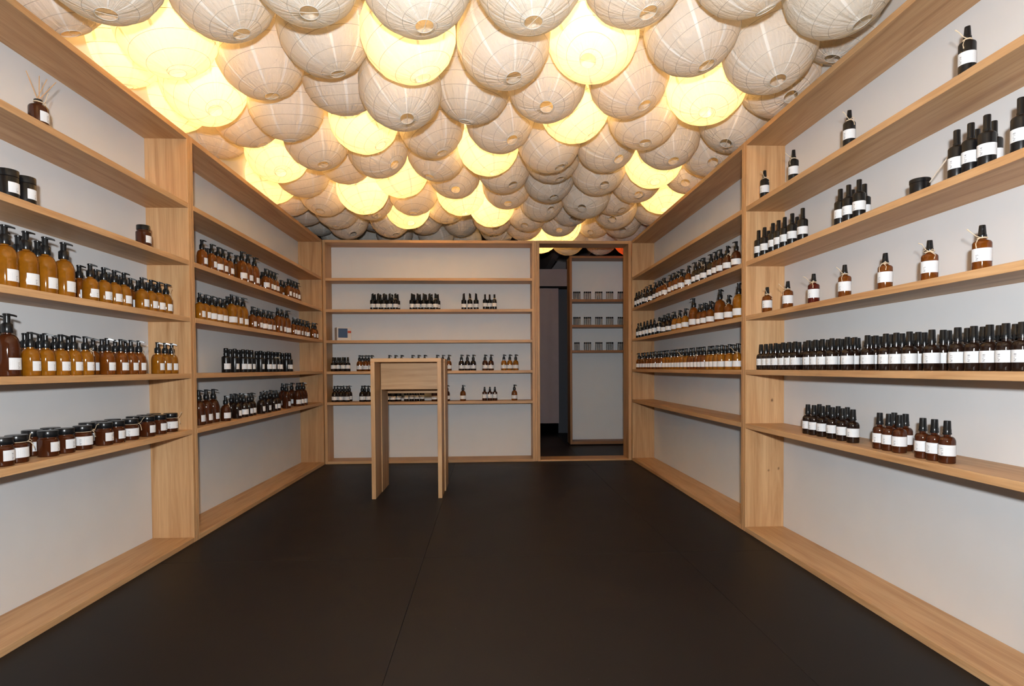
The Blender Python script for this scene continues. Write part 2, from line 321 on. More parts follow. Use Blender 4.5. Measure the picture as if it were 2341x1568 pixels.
def cloth(name, x0, x1, y, z0, z1, mat, label, folds):
    bm = bmesh.new(); n = 40; rows = []
    for k in range(2):
        rows.append([[bm.verts.new((x0+(x1-x0)*i/n, y+.012*math.sin(folds*math.pi*i/n)+.006*math.sin(2.3*folds*i/n)+k*.006, z)) for i in range(n+1)] for z in (z0, (z0+z1)/2, z1)])
    for k in range(2):
        for a, b_ in zip(rows[k], rows[k][1:]):
            for i in range(n): bm.faces.new((a[i], a[i+1], b_[i+1], b_[i]))
    for i in range(n):
        bm.faces.new((rows[0][0][i], rows[1][0][i], rows[1][0][i+1], rows[0][0][i+1])); bm.faces.new((rows[0][2][i], rows[0][2][i+1], rows[1][2][i+1], rows[1][2][i]))
    o = link(bpy.data.objects.new(name, mesh_from(bm, name, mat, 60))); tag(o, label, 'curtain'); return o
cloth('hanging_curtain', 0.45, 1.10, 8.5, 0.16, 2.2035, 'mauve_cloth', 'grey mauve hanging curtain panel seen through the doorway', 5)
cr = part_box('curtain_rail', (0.2, 1.75, 8.46, 8.54, 2.2005, 2.225), 'dark_gap', None); tag(cr, 'dark rail holding the curtain panel beyond the doorway', 'rail')
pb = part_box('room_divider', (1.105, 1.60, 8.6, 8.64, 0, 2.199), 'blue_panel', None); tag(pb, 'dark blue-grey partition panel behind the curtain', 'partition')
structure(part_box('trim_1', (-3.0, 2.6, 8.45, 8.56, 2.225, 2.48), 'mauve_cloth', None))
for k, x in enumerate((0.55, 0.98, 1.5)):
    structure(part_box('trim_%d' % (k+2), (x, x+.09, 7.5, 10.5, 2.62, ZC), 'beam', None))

# ------------------------------------------------------------------ bottles: meshes
RAD = dict(P500=.038, P400=.036, P250=.031, CAP=.0255, SPRAY=.026, TALL=.0245, BSPR=.0245, OVER=.028, TIP=.0275, JAR=.036, BJAR=.033, SJAR=.035, REED=.033, BOWL=.032)
BODY, TOP, LABEL, PRINT, TWINE = {}, {}, {}, {}, {}
NECK = {}
def body_profile(R, hs, hn, rn, rc, sh):
    """base edge radius, straight wall up to hs, shoulder of radius sh, neck rn at hn"""
    p = [(R*.80, 0.0), (R-.003, 0.0), (R-.0008, .0012), (R, .004), (R, hs)]
    if sh == 'round':
        for i in range(1, 9):
            a = math.pi/2*i/8
            p.append((rn+(R-rn)*math.cos(a)**0.85, hs+(hn-.006-hs)*math.sin(a)))
    else:
        p += [(R-sh+sh*math.cos(math.pi/2*i/5), hs+sh*math.sin(math.pi/2*i/5)) for i in range(1, 6)]
        p.append((rn+.003, hs+sh+(hn-hs-sh)*.45))
    p += [(rn, hn-.003), (rn, hn+.004)]
    return p
def make_body(k, prof):
    bm = bmesh.new(); lathe(bm, prof, 28); bmesh.ops.recalc_face_normals(bm, faces=bm.faces); BODY[k] = bm
def pump_bm(hn, H, rc, rs, arm, droop=.006):
    bm = bmesh.new(); hc = hn+(H-hn)*.45
    lathe(bm, [(rc*.96, hn-.001), (rc, hn+.001), (rc, hc-.002), (rc*.93, hc), (rs*1.25, hc+.001), (rs*1.2, hc+.004), (rs, hc+.005), (rs, H-.007), (rs*1.15, H-.006), (rs*1.2, H-.002), (rs*1.0, H)], 20)
    n = 6; prev = None
    for i in range(n+1):
        t = i/n; x = arm*t; z = H-.0044-droop*t**2.2; w = rs*1.05*(1-t)+.0042*t; h_ = .0042*(1-t)+.0030*t
        vs = [bm.verts.new((x, s*w, z+q*h_)) for s, q in ((-1, -1), (1, -1), (1, 1), (-1, 1))]
        if prev:
            for a in range(4): bm.faces.new((prev[a], prev[(a+1) % 4], vs[(a+1) % 4], vs[a]))
        else: bm.faces.new(vs[::-1])
        prev = vs
    bm.faces.new(prev); bmesh.ops.recalc_face_normals(bm, faces=bm.faces); return bm
def lathe_bm(prof, seg=20):
    bm = bmesh.new(); lathe(bm, prof, seg); bmesh.ops.recalc_face_normals(bm, faces=bm.faces); return bm
def spray_bm(z0, H, rc, slant):
    bm = lathe_bm([(rc, z0), (rc*1.05, z0+.001), (rc*1.05, z0+.012), (rc*.95, z0+.0135), (rc*.90, z0+.020), (rc*.78, H-.008), (rc*.74, H-.002), (rc*.62, H)])
    for v in bm.verts:                                   # slanted finger rest and nozzle face
        if v.co.z > H-.009: v.co.z -= slant*(v.co.x+rc)/(2*rc)
    lathe_part = [(0.0022, 0), (0.0022, 0.0022)]
    b2 = bmesh.new(); lathe(b2, lathe_part, 8)
    mt = Matrix.Translation((rc*.78, 0, H-.017)) @ Matrix.Rotation(math.pi/2, 4, 'Y'); bmesh.ops.transform(b2, matrix=mt, verts=b2.verts)
    tmp = bpy.data.meshes.new('t'); b2.to_mesh(tmp); b2.free(); bm.from_mesh(tmp); bpy.data.meshes.remove(tmp); return bm
make_body('P500', body_profile(.038, .100, .162, .0125, 0, 'round')); TOP['P500'] = pump_bm(.162, .232, .0180, .0105, .032)
make_body('P400', body_profile(.036, .098, .154, .0120, 0, 'round')); TOP['P400'] = pump_bm(.154, .218, .0170, .0100, .031)
make_body('P250', body_profile(.031, .068, .112, .0115, 0, 'round')); TOP['P250'] = pump_bm(.112, .170, .0152, .0088, .027)
make_body('CAP', body_profile(.0255, .074, .100, .0105, 0, 'round'))
TOP['CAP'] = lathe_bm([(.0125, .1005), (.0136, .1012), (.0136, .1060), (.0126, .1072), (.0124, .118), (.0118, .119), (.0108, .147), (.0100, .149)])
make_body('SPRAY', body_profile(.026, .086, .102, .0105, 0, .011)); TOP['SPRAY'] = spray_bm(.1025, .149, .0118, .003)
make_body('TALL', body_profile(.0245, .098, .113, .0108, 0, .009))
TOP['TALL'] = lathe_bm([(.0104, .1135), (.0112, .1145), (.0112, .1185), (.0104, .120), (.0102, .160), (.0094, .162)])
make_body('BSPR', body_profile(.0245, .098, .112, .0100, 0, .010)); TOP['BSPR'] = spray_bm(.1125, .163, .0112, .006)
make_body('OVER', body_profile(.028, .100, .118, .0130, 0, .012))
TOP['OVER'] = lathe_bm([(.0150, .1185), (.0160, .1195), (.0160, .131), (.0138, .133), (.0138, .137), (.0150, .139), (.0150, .160)]+arc(.0085, .160, .0065, 0, 90, 4))
make_body('TIP', body_profile(.0275, .093, .110, .0120, 0, .012)); TOP['TIP'] = spray_bm(.1105, .176, .0145, .011)
make_body('JAR', [(.030, 0), (.033, 0), (.0352, .0015), (.036, .006), (.036, .066)]+arc(.029, .066, .007, 0, 70, 4)+[(.0305, .0765), (.0305, .083)])
TOP['JAR'] = lathe_bm([(.0342, .0785), (.0348, .0795), (.0348, .101), (.0335, .1035), (.031, .104)], 28)
make_body('SJAR', [(.029, 0), (.032, 0), (.0345, .0015), (.035, .006), (.035, .078)]+arc(.027, .078, .008, 0, 75, 4)+[(.0285, .090), (.0285, .096)])
TOP['SJAR'] = lathe_bm([(.0305, .0915), (.0315, .0925), (.0315, .113), (.030, .116), (.027, .117)], 28)
make_body('BJAR', [(.029, 0), (.0325, .0008), (.033, .004), (.033, .079), (.032, .081)])
TOP['BJAR'] = lathe_bm([(.0325, .0815), (.0335, .0825), (.0335, .104), (.0325, .107), (.029, .108)], 28)
make_body('REED', body_profile(.033, .072, .094, .0125, 0, .014)); TOP['REED'] = lathe_bm([(.0125, .0985), (.0140, .0990), (.0145, .106), (.0125, .108), (.0092, .108), (.0088, .100)], 20)
make_body('BOWL', [(.026, 0), (.031, .0012), (.032, .005), (.032, .044)]); TOP['BOWL'] = lathe_bm([(.0322, .0445), (.0335, .0452), (.0335, .058), (.032, .0592), (.0285, .0592), (.0282, .046)], 28)
NECK = dict(P400=(.0123, .1545), P500=(.0128, .163), P250=(.0118, .1125), CAP=(.0112, .099), SPRAY=(.0122, .104), TALL=(.0118, .1135), BSPR=(.0114, .113), OVER=(.0142, .1185), TIP=(.0132, .112), JAR=(.0318, .0775), SJAR=(.029, .089), REED=(.0135, .097))
LZ = dict(P400=(.022, .062), P500=(.024, .068), P250=(.020, .057), CAP=(.027, .065), SPRAY=(.028, .070), TALL=(.030, .068), BSPR=(.030, .070), OVER=(.024, .062), TIP=(.022, .060), JAR=(.020, .058), SJAR=(.026, .062), BJAR=(.022, .060), REED=(.018, .058))
for k in BODY:
    BODY[k] = mesh_from(BODY[k], 'glass_body', None, 50); BODY[k].materials.append(MATS['glass_amber'])
    TOP[k] = mesh_from(TOP[k], 'top', 'black_plastic', 35)
def patch(R, z0, z1, a0, a1, n=14, th=.0005):
    bm = bmesh.new(); g = []
    for rr in (R+.0002, R+.0002+th):
        g.append([[bm.verts.new((rr*math.cos(a0+(a1-a0)*i/n), rr*math.sin(a0+(a1-a0)*i/n), z)) for i in range(n+1)] for z in (z0, z1)])
    for i in range(n):
        bm.faces.new((g[1][0][i], g[1][0][i+1], g[1][1][i+1], g[1][1][i])); bm.faces.new((g[0][0][i+1], g[0][0][i], g[0][1][i], g[0][1][i+1]))
        bm.faces.new((g[0][0][i], g[0][0][i+1], g[1][0][i+1], g[1][0][i])); bm.faces.new((g[0][1][i+1], g[0][1][i], g[1][1][i], g[1][1][i+1]))
    for i in (0, n): bm.faces.new((g[0][0][i], g[1][0][i], g[1][1][i], g[0][1][i]) if i else (g[0][1][i], g[1][1][i], g[1][0][i], g[0][0][i]))
    return bm
def label_mesh(k, wide):
    key = (k, wide)
    if key not in LABEL:
        R = RAD[k]; half = math.radians(95 if wide else 52); z0, z1 = LZ[k]
        LABEL[key] = mesh_from(patch(R, z0, z1, -half, half, 22 if wide else 12), 'label', 'label_paper', 40)
    return LABEL[key]
def text_outline(body, size):
    cu = bpy.data.curves.new('t', 'FONT'); cu.body = body; cu.size = size; cu.resolution_u = 2; cu.space_character = 1.12
    o = bpy.data.objects.new('t', cu); COL.objects.link(o); bpy.context.view_layer.update()
    me = bpy.data.meshes.new_from_object(o.evaluated_get(bpy.context.evaluated_depsgraph_get()))
    bpy.data.objects.remove(o); bpy.data.curves.remove(cu); return me
def print_mesh(k, wide, num, side):
    """printing on a label: number running up the label, rows of fine print beside it"""
    key = (k, wide, num, side)
    if key in PRINT: return PRINT[key]
    R = RAD[k]; z0, z1 = LZ[k]; rr = R+.00125; hh = z1-z0; half = math.radians(95 if wide else 52)
    bm = bmesh.new(); rnd = random.Random(repr(key))
    if num:
        me = text_outline('N\u00ba'+num, .0105 if hh > .038 else .0095)
        xs_ = [v.co.x for v in me.vertices] or [0]; x0 = min(xs_)
        phi0 = (half-.17 if side > 0 else -half+.42) if not wide else -half+.95
        if side > 0 and not wide: phi0 = -.20
        for v in me.vertices:
            z = z0+hh*.10+(v.co.x-x0); ph = phi0-v.co.y/R+.22
            v.co = (rr*math.cos(ph), rr*math.sin(ph), z)
        bm.from_mesh(me); bpy.data.meshes.remove(me)
    for f in bm.faces: f.material_index = 0
    # fine print
    n = 7 if wide else 3
    for i in range(n):
        ph = (-half+.12+.13*i) if (side > 0 and not wide) else ((-.18+.17*i) if wide else (-half+.85+.19*i))
        z = z0+hh*.10; end = z1-hh*(.12+.25*rnd.random())
        while z < end:
            ln = min(end-z, .003+.005*rnd.random()); w_ = .00035
            vs = [bm.verts.new((rr*math.cos(ph+s*w_/R), rr*math.sin(ph+s*w_/R), q)) for s, q in ((-1, z), (1, z), (1, z+ln), (-1, z+ln))]
            f = bm.faces.new(vs); f.material_index = 1; z += ln+.0012
    me = mesh_from(bm, 'label_print', 'label_print'); me.materials.append(MATS['label_fine_print']); PRINT[key] = me
    return me
def twine_mesh(k, var):
    key = (k, var)
    if key in TWINE: return TWINE[key]
    r, z = NECK[k]; r += .0012; rnd = random.Random(var*7+3); bm = bmesh.new()
    for q in (0, .0018): tube(bm, [(r*math.cos(a*math.pi/10), r*math.sin(a*math.pi/10), z+q+.0004*math.sin(a)) for a in range(20)], .0013, 5, True)
    c = Vector((r+.002, 0, z+.001)); s = 1.0
    lps = [((.004, .010, .006), (.006, .018, -.002), (.004, .012, -.006)), ((.004, -.010, .006), (.007, -.019, .002), (.004, -.011, -.005))]
    if var % 3 != 1:
        for a in lps[:1+var % 2]: tube(bm, [c]+[c+Vector(p) for p in a]+[c], .0012, 5)
    tails = [[(0, 0, 0), (.006, .006, -.004), (.010, .012+.01*rnd.random(), -.016), (.012, .016, -.030)], [(0, 0, 0), (.008, -.010, .006), (.014, -.020, .016+.012*rnd.random()), (.020, -.030, .030)],
             [(0, 0, 0), (.006, -.006, -.006), (.009, -.010, -.020), (.011, -.008, -.034)]]
    for t in (tails[var % 3], tails[(var+1) % 3]): tube(bm, [c+Vector(p) for p in t], [.0012, .0012, .0013, .0019], 5)
    lathe_ = bmesh.ops.create_icosphere(bm, subdivisions=1, radius=.0026, matrix=Matrix.Translation(c))
    TWINE[key] = mesh_from(bm, 'twine', 'twine', 60); return TWINE[key]
NAMES = dict(P400='pump_bottle', P500='pump_bottle', P250='pump_bottle', CAP='screw_cap_bottle', SPRAY='spray_bottle', TALL='tall_cap_bottle', BSPR='spray_bottle', OVER='domed_cap_bottle', TIP='slant_tip_bottle', JAR='glass_jar', SJAR='glass_jar', BJAR='straight_jar', REED='reed_diffuser', BOWL='diffuser_jar')
TOPN = dict(P400='pump', P500='pump', P250='pump', CAP='cap', SPRAY='spray_head', TALL='cap', BSPR='spray_head', OVER='cap', TIP='nozzle_cap', JAR='lid', SJAR='lid', BJAR='lid', REED='collar', BOWL='rim')
COLOURED = {}
def body_mesh(k, c):
    if (k, c) not in COLOURED:
        me = BODY[k].copy(); me.materials.clear(); me.materials.append(MATS['glass_'+c]); COLOURED[(k, c)] = me
    return COLOURED[(k, c)]
LANTERNS = [
 (-1.549, 1.658, 2.604, 0, [0.0, 0.0, -1.0], 'unlit paper lantern out of view overhead, first from left, first row'),
 (-1.093, 1.655, 2.626, 0, [0.0, 0.0, -1.0], 'unlit paper lantern out of view overhead, second from left, first row'),
 (-0.636, 1.657, 2.591, 0, [0.0, 0.0, -1.0], 'unlit paper lantern out of view overhead, third from left, first row'),
 (-0.179, 1.66, 2.604, 0, [0.0, 0.0, -1.0], 'unlit paper lantern out of view overhead, fourth from left, first row'),
 (0.27, 1.662, 2.64, 0, [0.0, 0.0, -1.0], 'unlit paper lantern out of view overhead, fifth from left, first row'),
 (0.727, 1.664, 2.599, 1, [0.0, 0.0, -1.0], 'glowing paper lantern out of view overhead, sixth from left, first row'),
 (1.183, 1.662, 2.621, 0, [0.0, 0.0, -1.0], 'unlit paper lantern out of view overhead, seventh from left, first row'),
 (-1.657, 1.221, 2.594, 0, [0.0, 0.0, -1.0], 'unlit paper lantern out of view overhead, first from left, second row'),
 (-1.211, 1.224, 2.608, 1, [0.0, 0.0, -1.0], 'glowing paper lantern out of view overhead, second from left, second row'),
 (-0.747, 1.225, 2.618, 0, [0.0, 0.0, -1.0], 'unlit paper lantern out of view overhead, third from left, second row'),
 (-0.29, 1.219, 2.633, 0, [0.0, 0.0, -1.0], 'unlit paper lantern out of view overhead, fourth from left, second row'),
 (0.159, 1.225, 2.638, 0, [0.0, 0.0, -1.0], 'unlit paper lantern out of view overhead, fifth from left, second row'),
 (0.61, 1.216, 2.643, 0, [0.0, 0.0, -1.0], 'unlit paper lantern out of view overhead, sixth from left, second row'),
 (1.076, 1.219, 2.603, 0, [0.0, 0.0, -1.0], 'unlit paper lantern out of view overhead, seventh from left, second row'),
 (1.523, 1.22, 2.628, 0, [0.0, 0.0, -1.0], 'unlit paper lantern out of view overhead, eighth from left, second row'),
 (-1.552, 0.781, 2.613, 0, [0.0, 0.0, -1.0], 'unlit paper lantern out of view overhead, first from left, third row'),
 (-1.09, 0.782, 2.625, 0, [0.0, 0.0, -1.0], 'unlit paper lantern out of view overhead, second from left, third row'),
 (-0.636, 0.786, 2.646, 0, [0.0, 0.0, -1.0], 'unlit paper lantern out of view overhead, third from left, third row'),
 (-0.189, 0.784, 2.63, 0, [0.0, 0.0, -1.0], 'unlit paper lantern out of view overhead, fourth from left, third row'),
 (0.275, 0.781, 2.648, 0, [0.0, 0.0, -1.0], 'unlit paper lantern out of view overhead, fifth from left, third row'),
 (0.722, 0.784, 2.633, 0, [0.0, 0.0, -1.0], 'unlit paper lantern out of view overhead, sixth from left, third row'),
 (1.177, 0.775, 2.624, 0, [0.0, 0.0, -1.0], 'unlit paper lantern out of view overhead, seventh from left, third row'),
 (-1.654, 0.335, 2.641, 0, [0.0, 0.0, -1.0], 'unlit paper lantern out of view overhead, first from left, fourth row'),
 (-1.206, 0.336, 2.638, 0, [0.0, 0.0, -1.0], 'unlit paper lantern out of view overhead, second from left, fourth row'),
 (-0.747, 0.344, 2.608, 0, [0.0, 0.0, -1.0], 'unlit paper lantern out of view overhead, third from left, fourth row'),
 (-0.294, 0.335, 2.593, 0, [0.0, 0.0, -1.0], 'unlit paper lantern out of view overhead, fourth from left, fourth row'),
 (0.158, 0.345, 2.633, 1, [0.0, 0.0, -1.0], 'glowing paper lantern out of view overhead, fifth from left, fourth row'),
 (0.615, 0.346, 2.649, 0, [0.0, 0.0, -1.0], 'unlit paper lantern out of view overhead, sixth from left, fourth row'),
 (1.065, 0.341, 2.609, 0, [0.0, 0.0, -1.0], 'unlit paper lantern out of view overhead, seventh from left, fourth row'),
 (1.521, 0.339, 2.592, 0, [0.0, 0.0, -1.0], 'unlit paper lantern out of view overhead, eighth from left, fourth row'),
 (-1.554, -0.105, 2.627, 0, [0.0, 0.0, -1.0], 'unlit paper lantern out of view overhead, first from left, fifth row'),
 (-1.097, -0.094, 2.642, 0, [0.0, 0.0, -1.0], 'unlit paper lantern out of view overhead, second from left, fifth row'),
 (-0.641, -0.1, 2.644, 0, [0.0, 0.0, -1.0], 'unlit paper lantern out of view overhead, third from left, fifth row'),
 (-0.183, -0.099, 2.621, 0, [0.0, 0.0, -1.0], 'unlit paper lantern out of view overhead, fourth from left, fifth row'),
 (0.271, -0.095, 2.624, 0, [0.0, 0.0, -1.0], 'unlit paper lantern out of view overhead, fifth from left, fifth row'),
 (0.724, -0.097, 2.62, 0, [0.0, 0.0, -1.0], 'unlit paper lantern out of view overhead, sixth from left, fifth row'),
 (1.178, -0.094, 2.604, 0, [0.0, 0.0, -1.0], 'unlit paper lantern out of view overhead, seventh from left, fifth row'),
 (-1.659, -0.546, 2.621, 0, [0.0, 0.0, -1.0], 'unlit paper lantern out of view overhead, first from left, sixth row'),
 (-1.204, -0.546, 2.615, 0, [0.0, 0.0, -1.0], 'unlit paper lantern out of view overhead, second from left, sixth row'),
 (-0.748, -0.545, 2.627, 0, [0.0, 0.0, -1.0], 'unlit paper lantern out of view overhead, third from left, sixth row'),
 (-0.295, -0.538, 2.628, 0, [0.0, 0.0, -1.0], 'unlit paper lantern out of view overhead, fourth from left, sixth row'),
 (0.162, -0.537, 2.611, 0, [0.0, 0.0, -1.0], 'unlit paper lantern out of view overhead, fifth from left, sixth row'),
 (0.61, -0.538, 2.591, 0, [0.0, 0.0, -1.0], 'unlit paper lantern out of view overhead, sixth from left, sixth row'),
 (1.067, -0.541, 2.648, 0, [0.0, 0.0, -1.0], 'unlit paper lantern out of view overhead, seventh from left, sixth row'),
 (1.523, -0.542, 2.626, 0, [0.0, 0.0, -1.0], 'unlit paper lantern out of view overhead, eighth from left, sixth row'),
 (-1.552, -0.979, 2.609, 0, [0.0, 0.0, -1.0], 'unlit paper lantern out of view overhead, first from left, seventh row'),
 (-1.096, -0.977, 2.608, 0, [0.0, 0.0, -1.0], 'unlit paper lantern out of view overhead, second from left, seventh row'),
 (-0.639, -0.977, 2.592, 0, [0.0, 0.0, -1.0], 'unlit paper lantern out of view overhead, third from left, seventh row'),
 (-0.188, -0.976, 2.609, 0, [0.0, 0.0, -1.0], 'unlit paper lantern out of view overhead, fourth from left, seventh row'),
 (0.266, -0.981, 2.604, 0, [0.0, 0.0, -1.0], 'unlit paper lantern out of view overhead, fifth from left, seventh row'),
 (0.72, -0.982, 2.632, 0, [0.0, 0.0, -1.0], 'unlit paper lantern out of view overhead, sixth from left, seventh row'),
 (1.184, -0.981, 2.61, 0, [0.0, 0.0, -1.0], 'unlit paper lantern out of view overhead, seventh from left, seventh row'),
 (-1.763, 2.391, 2.59, 0, [0.25, 0.296, -0.922], 'unlit white paper globe lantern, first from left in the first row from camera'),
 (-1.384, 2.127, 2.49, 0, [0.132, -0.009, -0.991], 'unlit white paper globe lantern, second from left in the first row from camera'),
 (-0.691, 2.25, 2.57, 0, [0.12, -0.129, -0.984], 'unlit white paper globe lantern, third from left in the first row from camera'),
 (-0.256, 2.209, 2.509, 0, [0.151, -0.09, -0.984], 'unlit white paper globe lantern, fourth from left in the first row from camera'),
 (0.177, 2.208, 2.53, 0, [0.065, -0.117, -0.991], 'unlit white paper globe lantern, fifth from left in the first row from camera'),
 (0.609, 2.283, 2.611, 0, [0.223, -0.167, -0.96], 'unlit white paper globe lantern, sixth from left in the first row from camera'),
 (1.012, 2.138, 2.57, 0, [0.401, 0.176, -0.899], 'unlit white paper globe lantern, seventh from left in the first row from camera'),
 (1.448, 2.261, 2.57, 0, [0.326, -0.187, -0.927], 'unlit white paper globe lantern, eighth from left in the first row from camera'),
 (-1.45, 2.684, 2.567, 1, [0.217, 0.03, -0.976], 'glowing yellow paper globe lantern, first from left in the second row from camera'),
 (-1.094, 2.444, 2.61, 0, [0.36, 0.073, -0.93], 'unlit white paper globe lantern, second from left in the second row from camera'),
 (-0.762, 2.778, 2.631, 0, [0.262, 0.116, -0.958], 'unlit white paper globe lantern, third from left in the second row from camera'),
 (-0.343, 2.629, 2.533, 1, [0.298, 0.047, -0.953], 'glowing yellow paper globe lantern, fourth from left in the second row from camera'),
 (0.092, 2.659, 2.529, 0, [0.21, -0.23, -0.95], 'unlit white paper globe lantern, fifth from left in the second row from camera'),
 (0.519, 2.703, 2.591, 1, [-0.195, -0.46, -0.866], 'glowing yellow paper globe lantern, sixth from left in the second row from camera'),
 (0.956, 2.585, 2.57, 0, [0.266, -0.162, -0.95], 'unlit white paper globe lantern, seventh from left in the second row from camera'),
 (1.375, 2.692, 2.544, 0, [0.035, -0.322, -0.946], 'unlit white paper globe lantern, eighth from left in the second row from camera'),
 (1.768, 2.725, 2.718, 0, [-0.241, 0.074, -0.968], 'unlit white paper globe lantern, ninth from left in the second row from camera'),
 (-1.913, 3.095, 2.719, 1, [0.016, 0.184, -0.983], 'glowing yellow paper globe lantern, first from left in the third row from camera'),
 (-1.522, 3.179, 2.56, 1, [0.426, -0.31, -0.85], 'glowing yellow paper globe lantern, second from left in the third row from camera'),
 (-1.144, 2.983, 2.614, 0, [0.232, 0.068, -0.97], 'unlit white paper globe lantern, third from left in the third row from camera'),
 (-0.795, 3.233, 2.646, 0, [0.036, 0.402, -0.915], 'unlit white paper globe lantern, fourth from left in the third row from camera'),
 (-0.442, 3.045, 2.49, 0, [0.202, -0.325, -0.924], 'unlit white paper globe lantern, fifth from left in the third row from camera'),
 (-0.068, 3.224, 2.603, 0, [-0.186, 0.113, -0.976], 'unlit white paper globe lantern, sixth from left in the third row from camera'),
 (0.34, 3.093, 2.566, 0, [-0.054, -0.445, -0.894], 'unlit white paper globe lantern, seventh from left in the third row from camera'),
 (0.79, 3.085, 2.59, 0, [0.328, -0.314, -0.891], 'unlit white paper globe lantern, eighth from left in the third row from camera'),
 (1.234, 3.11, 2.569, 1, [-0.162, -0.365, -0.917], 'glowing yellow paper globe lantern, ninth from left in the third row from camera'),
 (1.659, 3.132, 2.631, 0, [-0.002, -0.568, -0.823], 'unlit white paper globe lantern, tenth from left in the third row from camera'),
 (-1.924, 3.614, 2.694, 1, [-0.161, 0.123, -0.979], 'glowing yellow paper globe lantern, first from left in the fourth row from camera'),
 (-1.505, 3.692, 2.637, 0, [0.362, 0.207, -0.909], 'unlit white paper globe lantern, second from left in the fourth row from camera'),
 (-1.172, 3.428, 2.575, 0, [0.021, 0.225, -0.974], 'unlit white paper globe lantern, third from left in the fourth row from camera'),
 (-0.762, 3.658, 2.589, 1, [0.516, -0.104, -0.85], 'glowing yellow paper globe lantern, fourth from left in the fourth row from camera'),
 (-0.348, 3.774, 2.611, 0, [0.328, -0.099, -0.939], 'unlit white paper globe lantern, fifth from left in the fourth row from camera'),
 (0.099, 3.62, 2.591, 0, [0.351, -0.421, -0.836], 'unlit white paper globe lantern, sixth from left in the fourth row from camera'),
 (0.553, 3.464, 2.598, 1, [0.451, -0.033, -0.892], 'glowing yellow paper globe lantern, seventh from left in the fourth row from camera'),
 (0.982, 3.473, 2.567, 0, [-0.023, -0.244, -0.97], 'unlit white paper globe lantern, eighth from left in the fourth row from camera'),
 (1.587, 3.554, 2.589, 0, [-0.357, -0.248, -0.901], 'unlit white paper globe lantern, ninth from left in the fourth row from camera'),
 (-1.873, 4.131, 2.723, 0, [-0.238, 0.055, -0.97], 'unlit white paper globe lantern, first from left in the fifth row from camera'),
 (-1.476, 4.133, 2.556, 1, [0.257, -0.421, -0.87], 'glowing yellow paper globe lantern, second from left in the fifth row from camera'),
 (-1.127, 3.883, 2.562, 0, [0.253, -0.192, -0.948], 'unlit white paper globe lantern, third from left in the fifth row from camera'),
 (-0.762, 4.109, 2.588, 0, [0.615, -0.322, -0.72], 'unlit white paper globe lantern, fourth from left in the fifth row from camera'),
 (-0.356, 4.248, 2.612, 0, [-0.234, -0.172, -0.957], 'unlit white paper globe lantern, fifth from left in the fifth row from camera'),
 (0.028, 4.056, 2.59, 1, [0.194, -0.067, -0.979], 'glowing yellow paper globe lantern, sixth from left in the fifth row from camera'),
 (0.442, 3.877, 2.555, 0, [0.333, -0.173, -0.927], 'unlit white paper globe lantern, seventh from left in the fifth row from camera'),
 (0.865, 4.011, 2.61, 0, [0.311, -0.515, -0.799], 'unlit white paper globe lantern, eighth from left in the fifth row from camera'),
 (1.244, 3.813, 2.566, 0, [0.067, -0.377, -0.924], 'unlit white paper globe lantern, ninth from left in the fifth row from camera'),
 (1.621, 4.018, 2.592, 0, [-0.15, -0.589, -0.794], 'unlit white paper globe lantern, tenth from left in the fifth row from camera'),
 (-1.45, 4.593, 2.587, 0, [0.102, 0.446, -0.889], 'unlit white paper globe lantern, first from left in the sixth row from camera'),
 (-1.064, 4.411, 2.636, 0, [0.198, 0.369, -0.908], 'unlit white paper globe lantern, second from left in the sixth row from camera'),
 (-0.672, 4.611, 2.593, 1, [0.266, 0.304, -0.915], 'glowing yellow paper globe lantern, third from left in the sixth row from camera'),
 (-0.249, 4.687, 2.615, 0, [0.076, -0.506, -0.859], 'unlit white paper globe lantern, fourth from left in the sixth row from camera'),
 (0.151, 4.528, 2.613, 0, [0.332, -0.398, -0.855], 'unlit white paper globe lantern, fifth from left in the sixth row from camera'),
 (0.512, 4.295, 2.623, 0, [0.257, -0.134, -0.957], 'unlit white paper globe lantern, sixth from left in the sixth row from camera'),
 (0.903, 4.479, 2.59, 0, [0.118, -0.534, -0.837], 'unlit white paper globe lantern, seventh from left in the sixth row from camera'),
 (1.294, 4.3, 2.59, 1, [-0.054, -0.354, -0.934], 'glowing yellow paper globe lantern, eighth from left in the sixth row from camera'),
 (1.66, 4.551, 2.63, 0, [-0.325, -0.502, -0.802], 'unlit white paper globe lantern, ninth from left in the sixth row from camera'),
 (-1.801, 4.891, 2.619, 1, [0.087, 0.164, -0.983], 'glowing yellow paper globe lantern, first from left in the seventh row from camera'),
 (-1.404, 5.046, 2.561, 0, [-0.086, -0.35, -0.933], 'unlit white paper globe lantern, second from left in the seventh row from camera'),
 (-1.027, 4.842, 2.521, 1, [0.215, -0.105, -0.971], 'glowing yellow paper globe lantern, third from left in the seventh row from camera'),
 (-0.642, 5.128, 2.59, 0, [0.021, -0.151, -0.988], 'unlit white paper globe lantern, fourth from left in the seventh row from camera'),
 (-0.212, 5.121, 2.589, 1, [0.167, -0.097, -0.981], 'glowing yellow paper globe lantern, fifth from left in the seventh row from camera'),
 (0.196, 4.99, 2.616, 0, [0.028, -0.382, -0.924], 'unlit white paper globe lantern, sixth from left in the seventh row from camera'),
 (0.533, 4.724, 2.599, 0, [0.168, -0.316, -0.934], 'unlit white paper globe lantern, seventh from left in the seventh row from camera'),
 (0.885, 4.96, 2.53, 0, [-0.251, -0.588, -0.769], 'unlit white paper globe lantern, eighth from left in the seventh row from camera'),
 (1.28, 4.752, 2.61, 0, [-0.042, -0.5, -0.865], 'unlit white paper globe lantern, ninth from left in the seventh row from camera'),
 (1.633, 5.162, 2.631, 1, [-0.009, -0.311, -0.95], 'glowing yellow paper globe lantern, tenth from left in the seventh row from camera'),
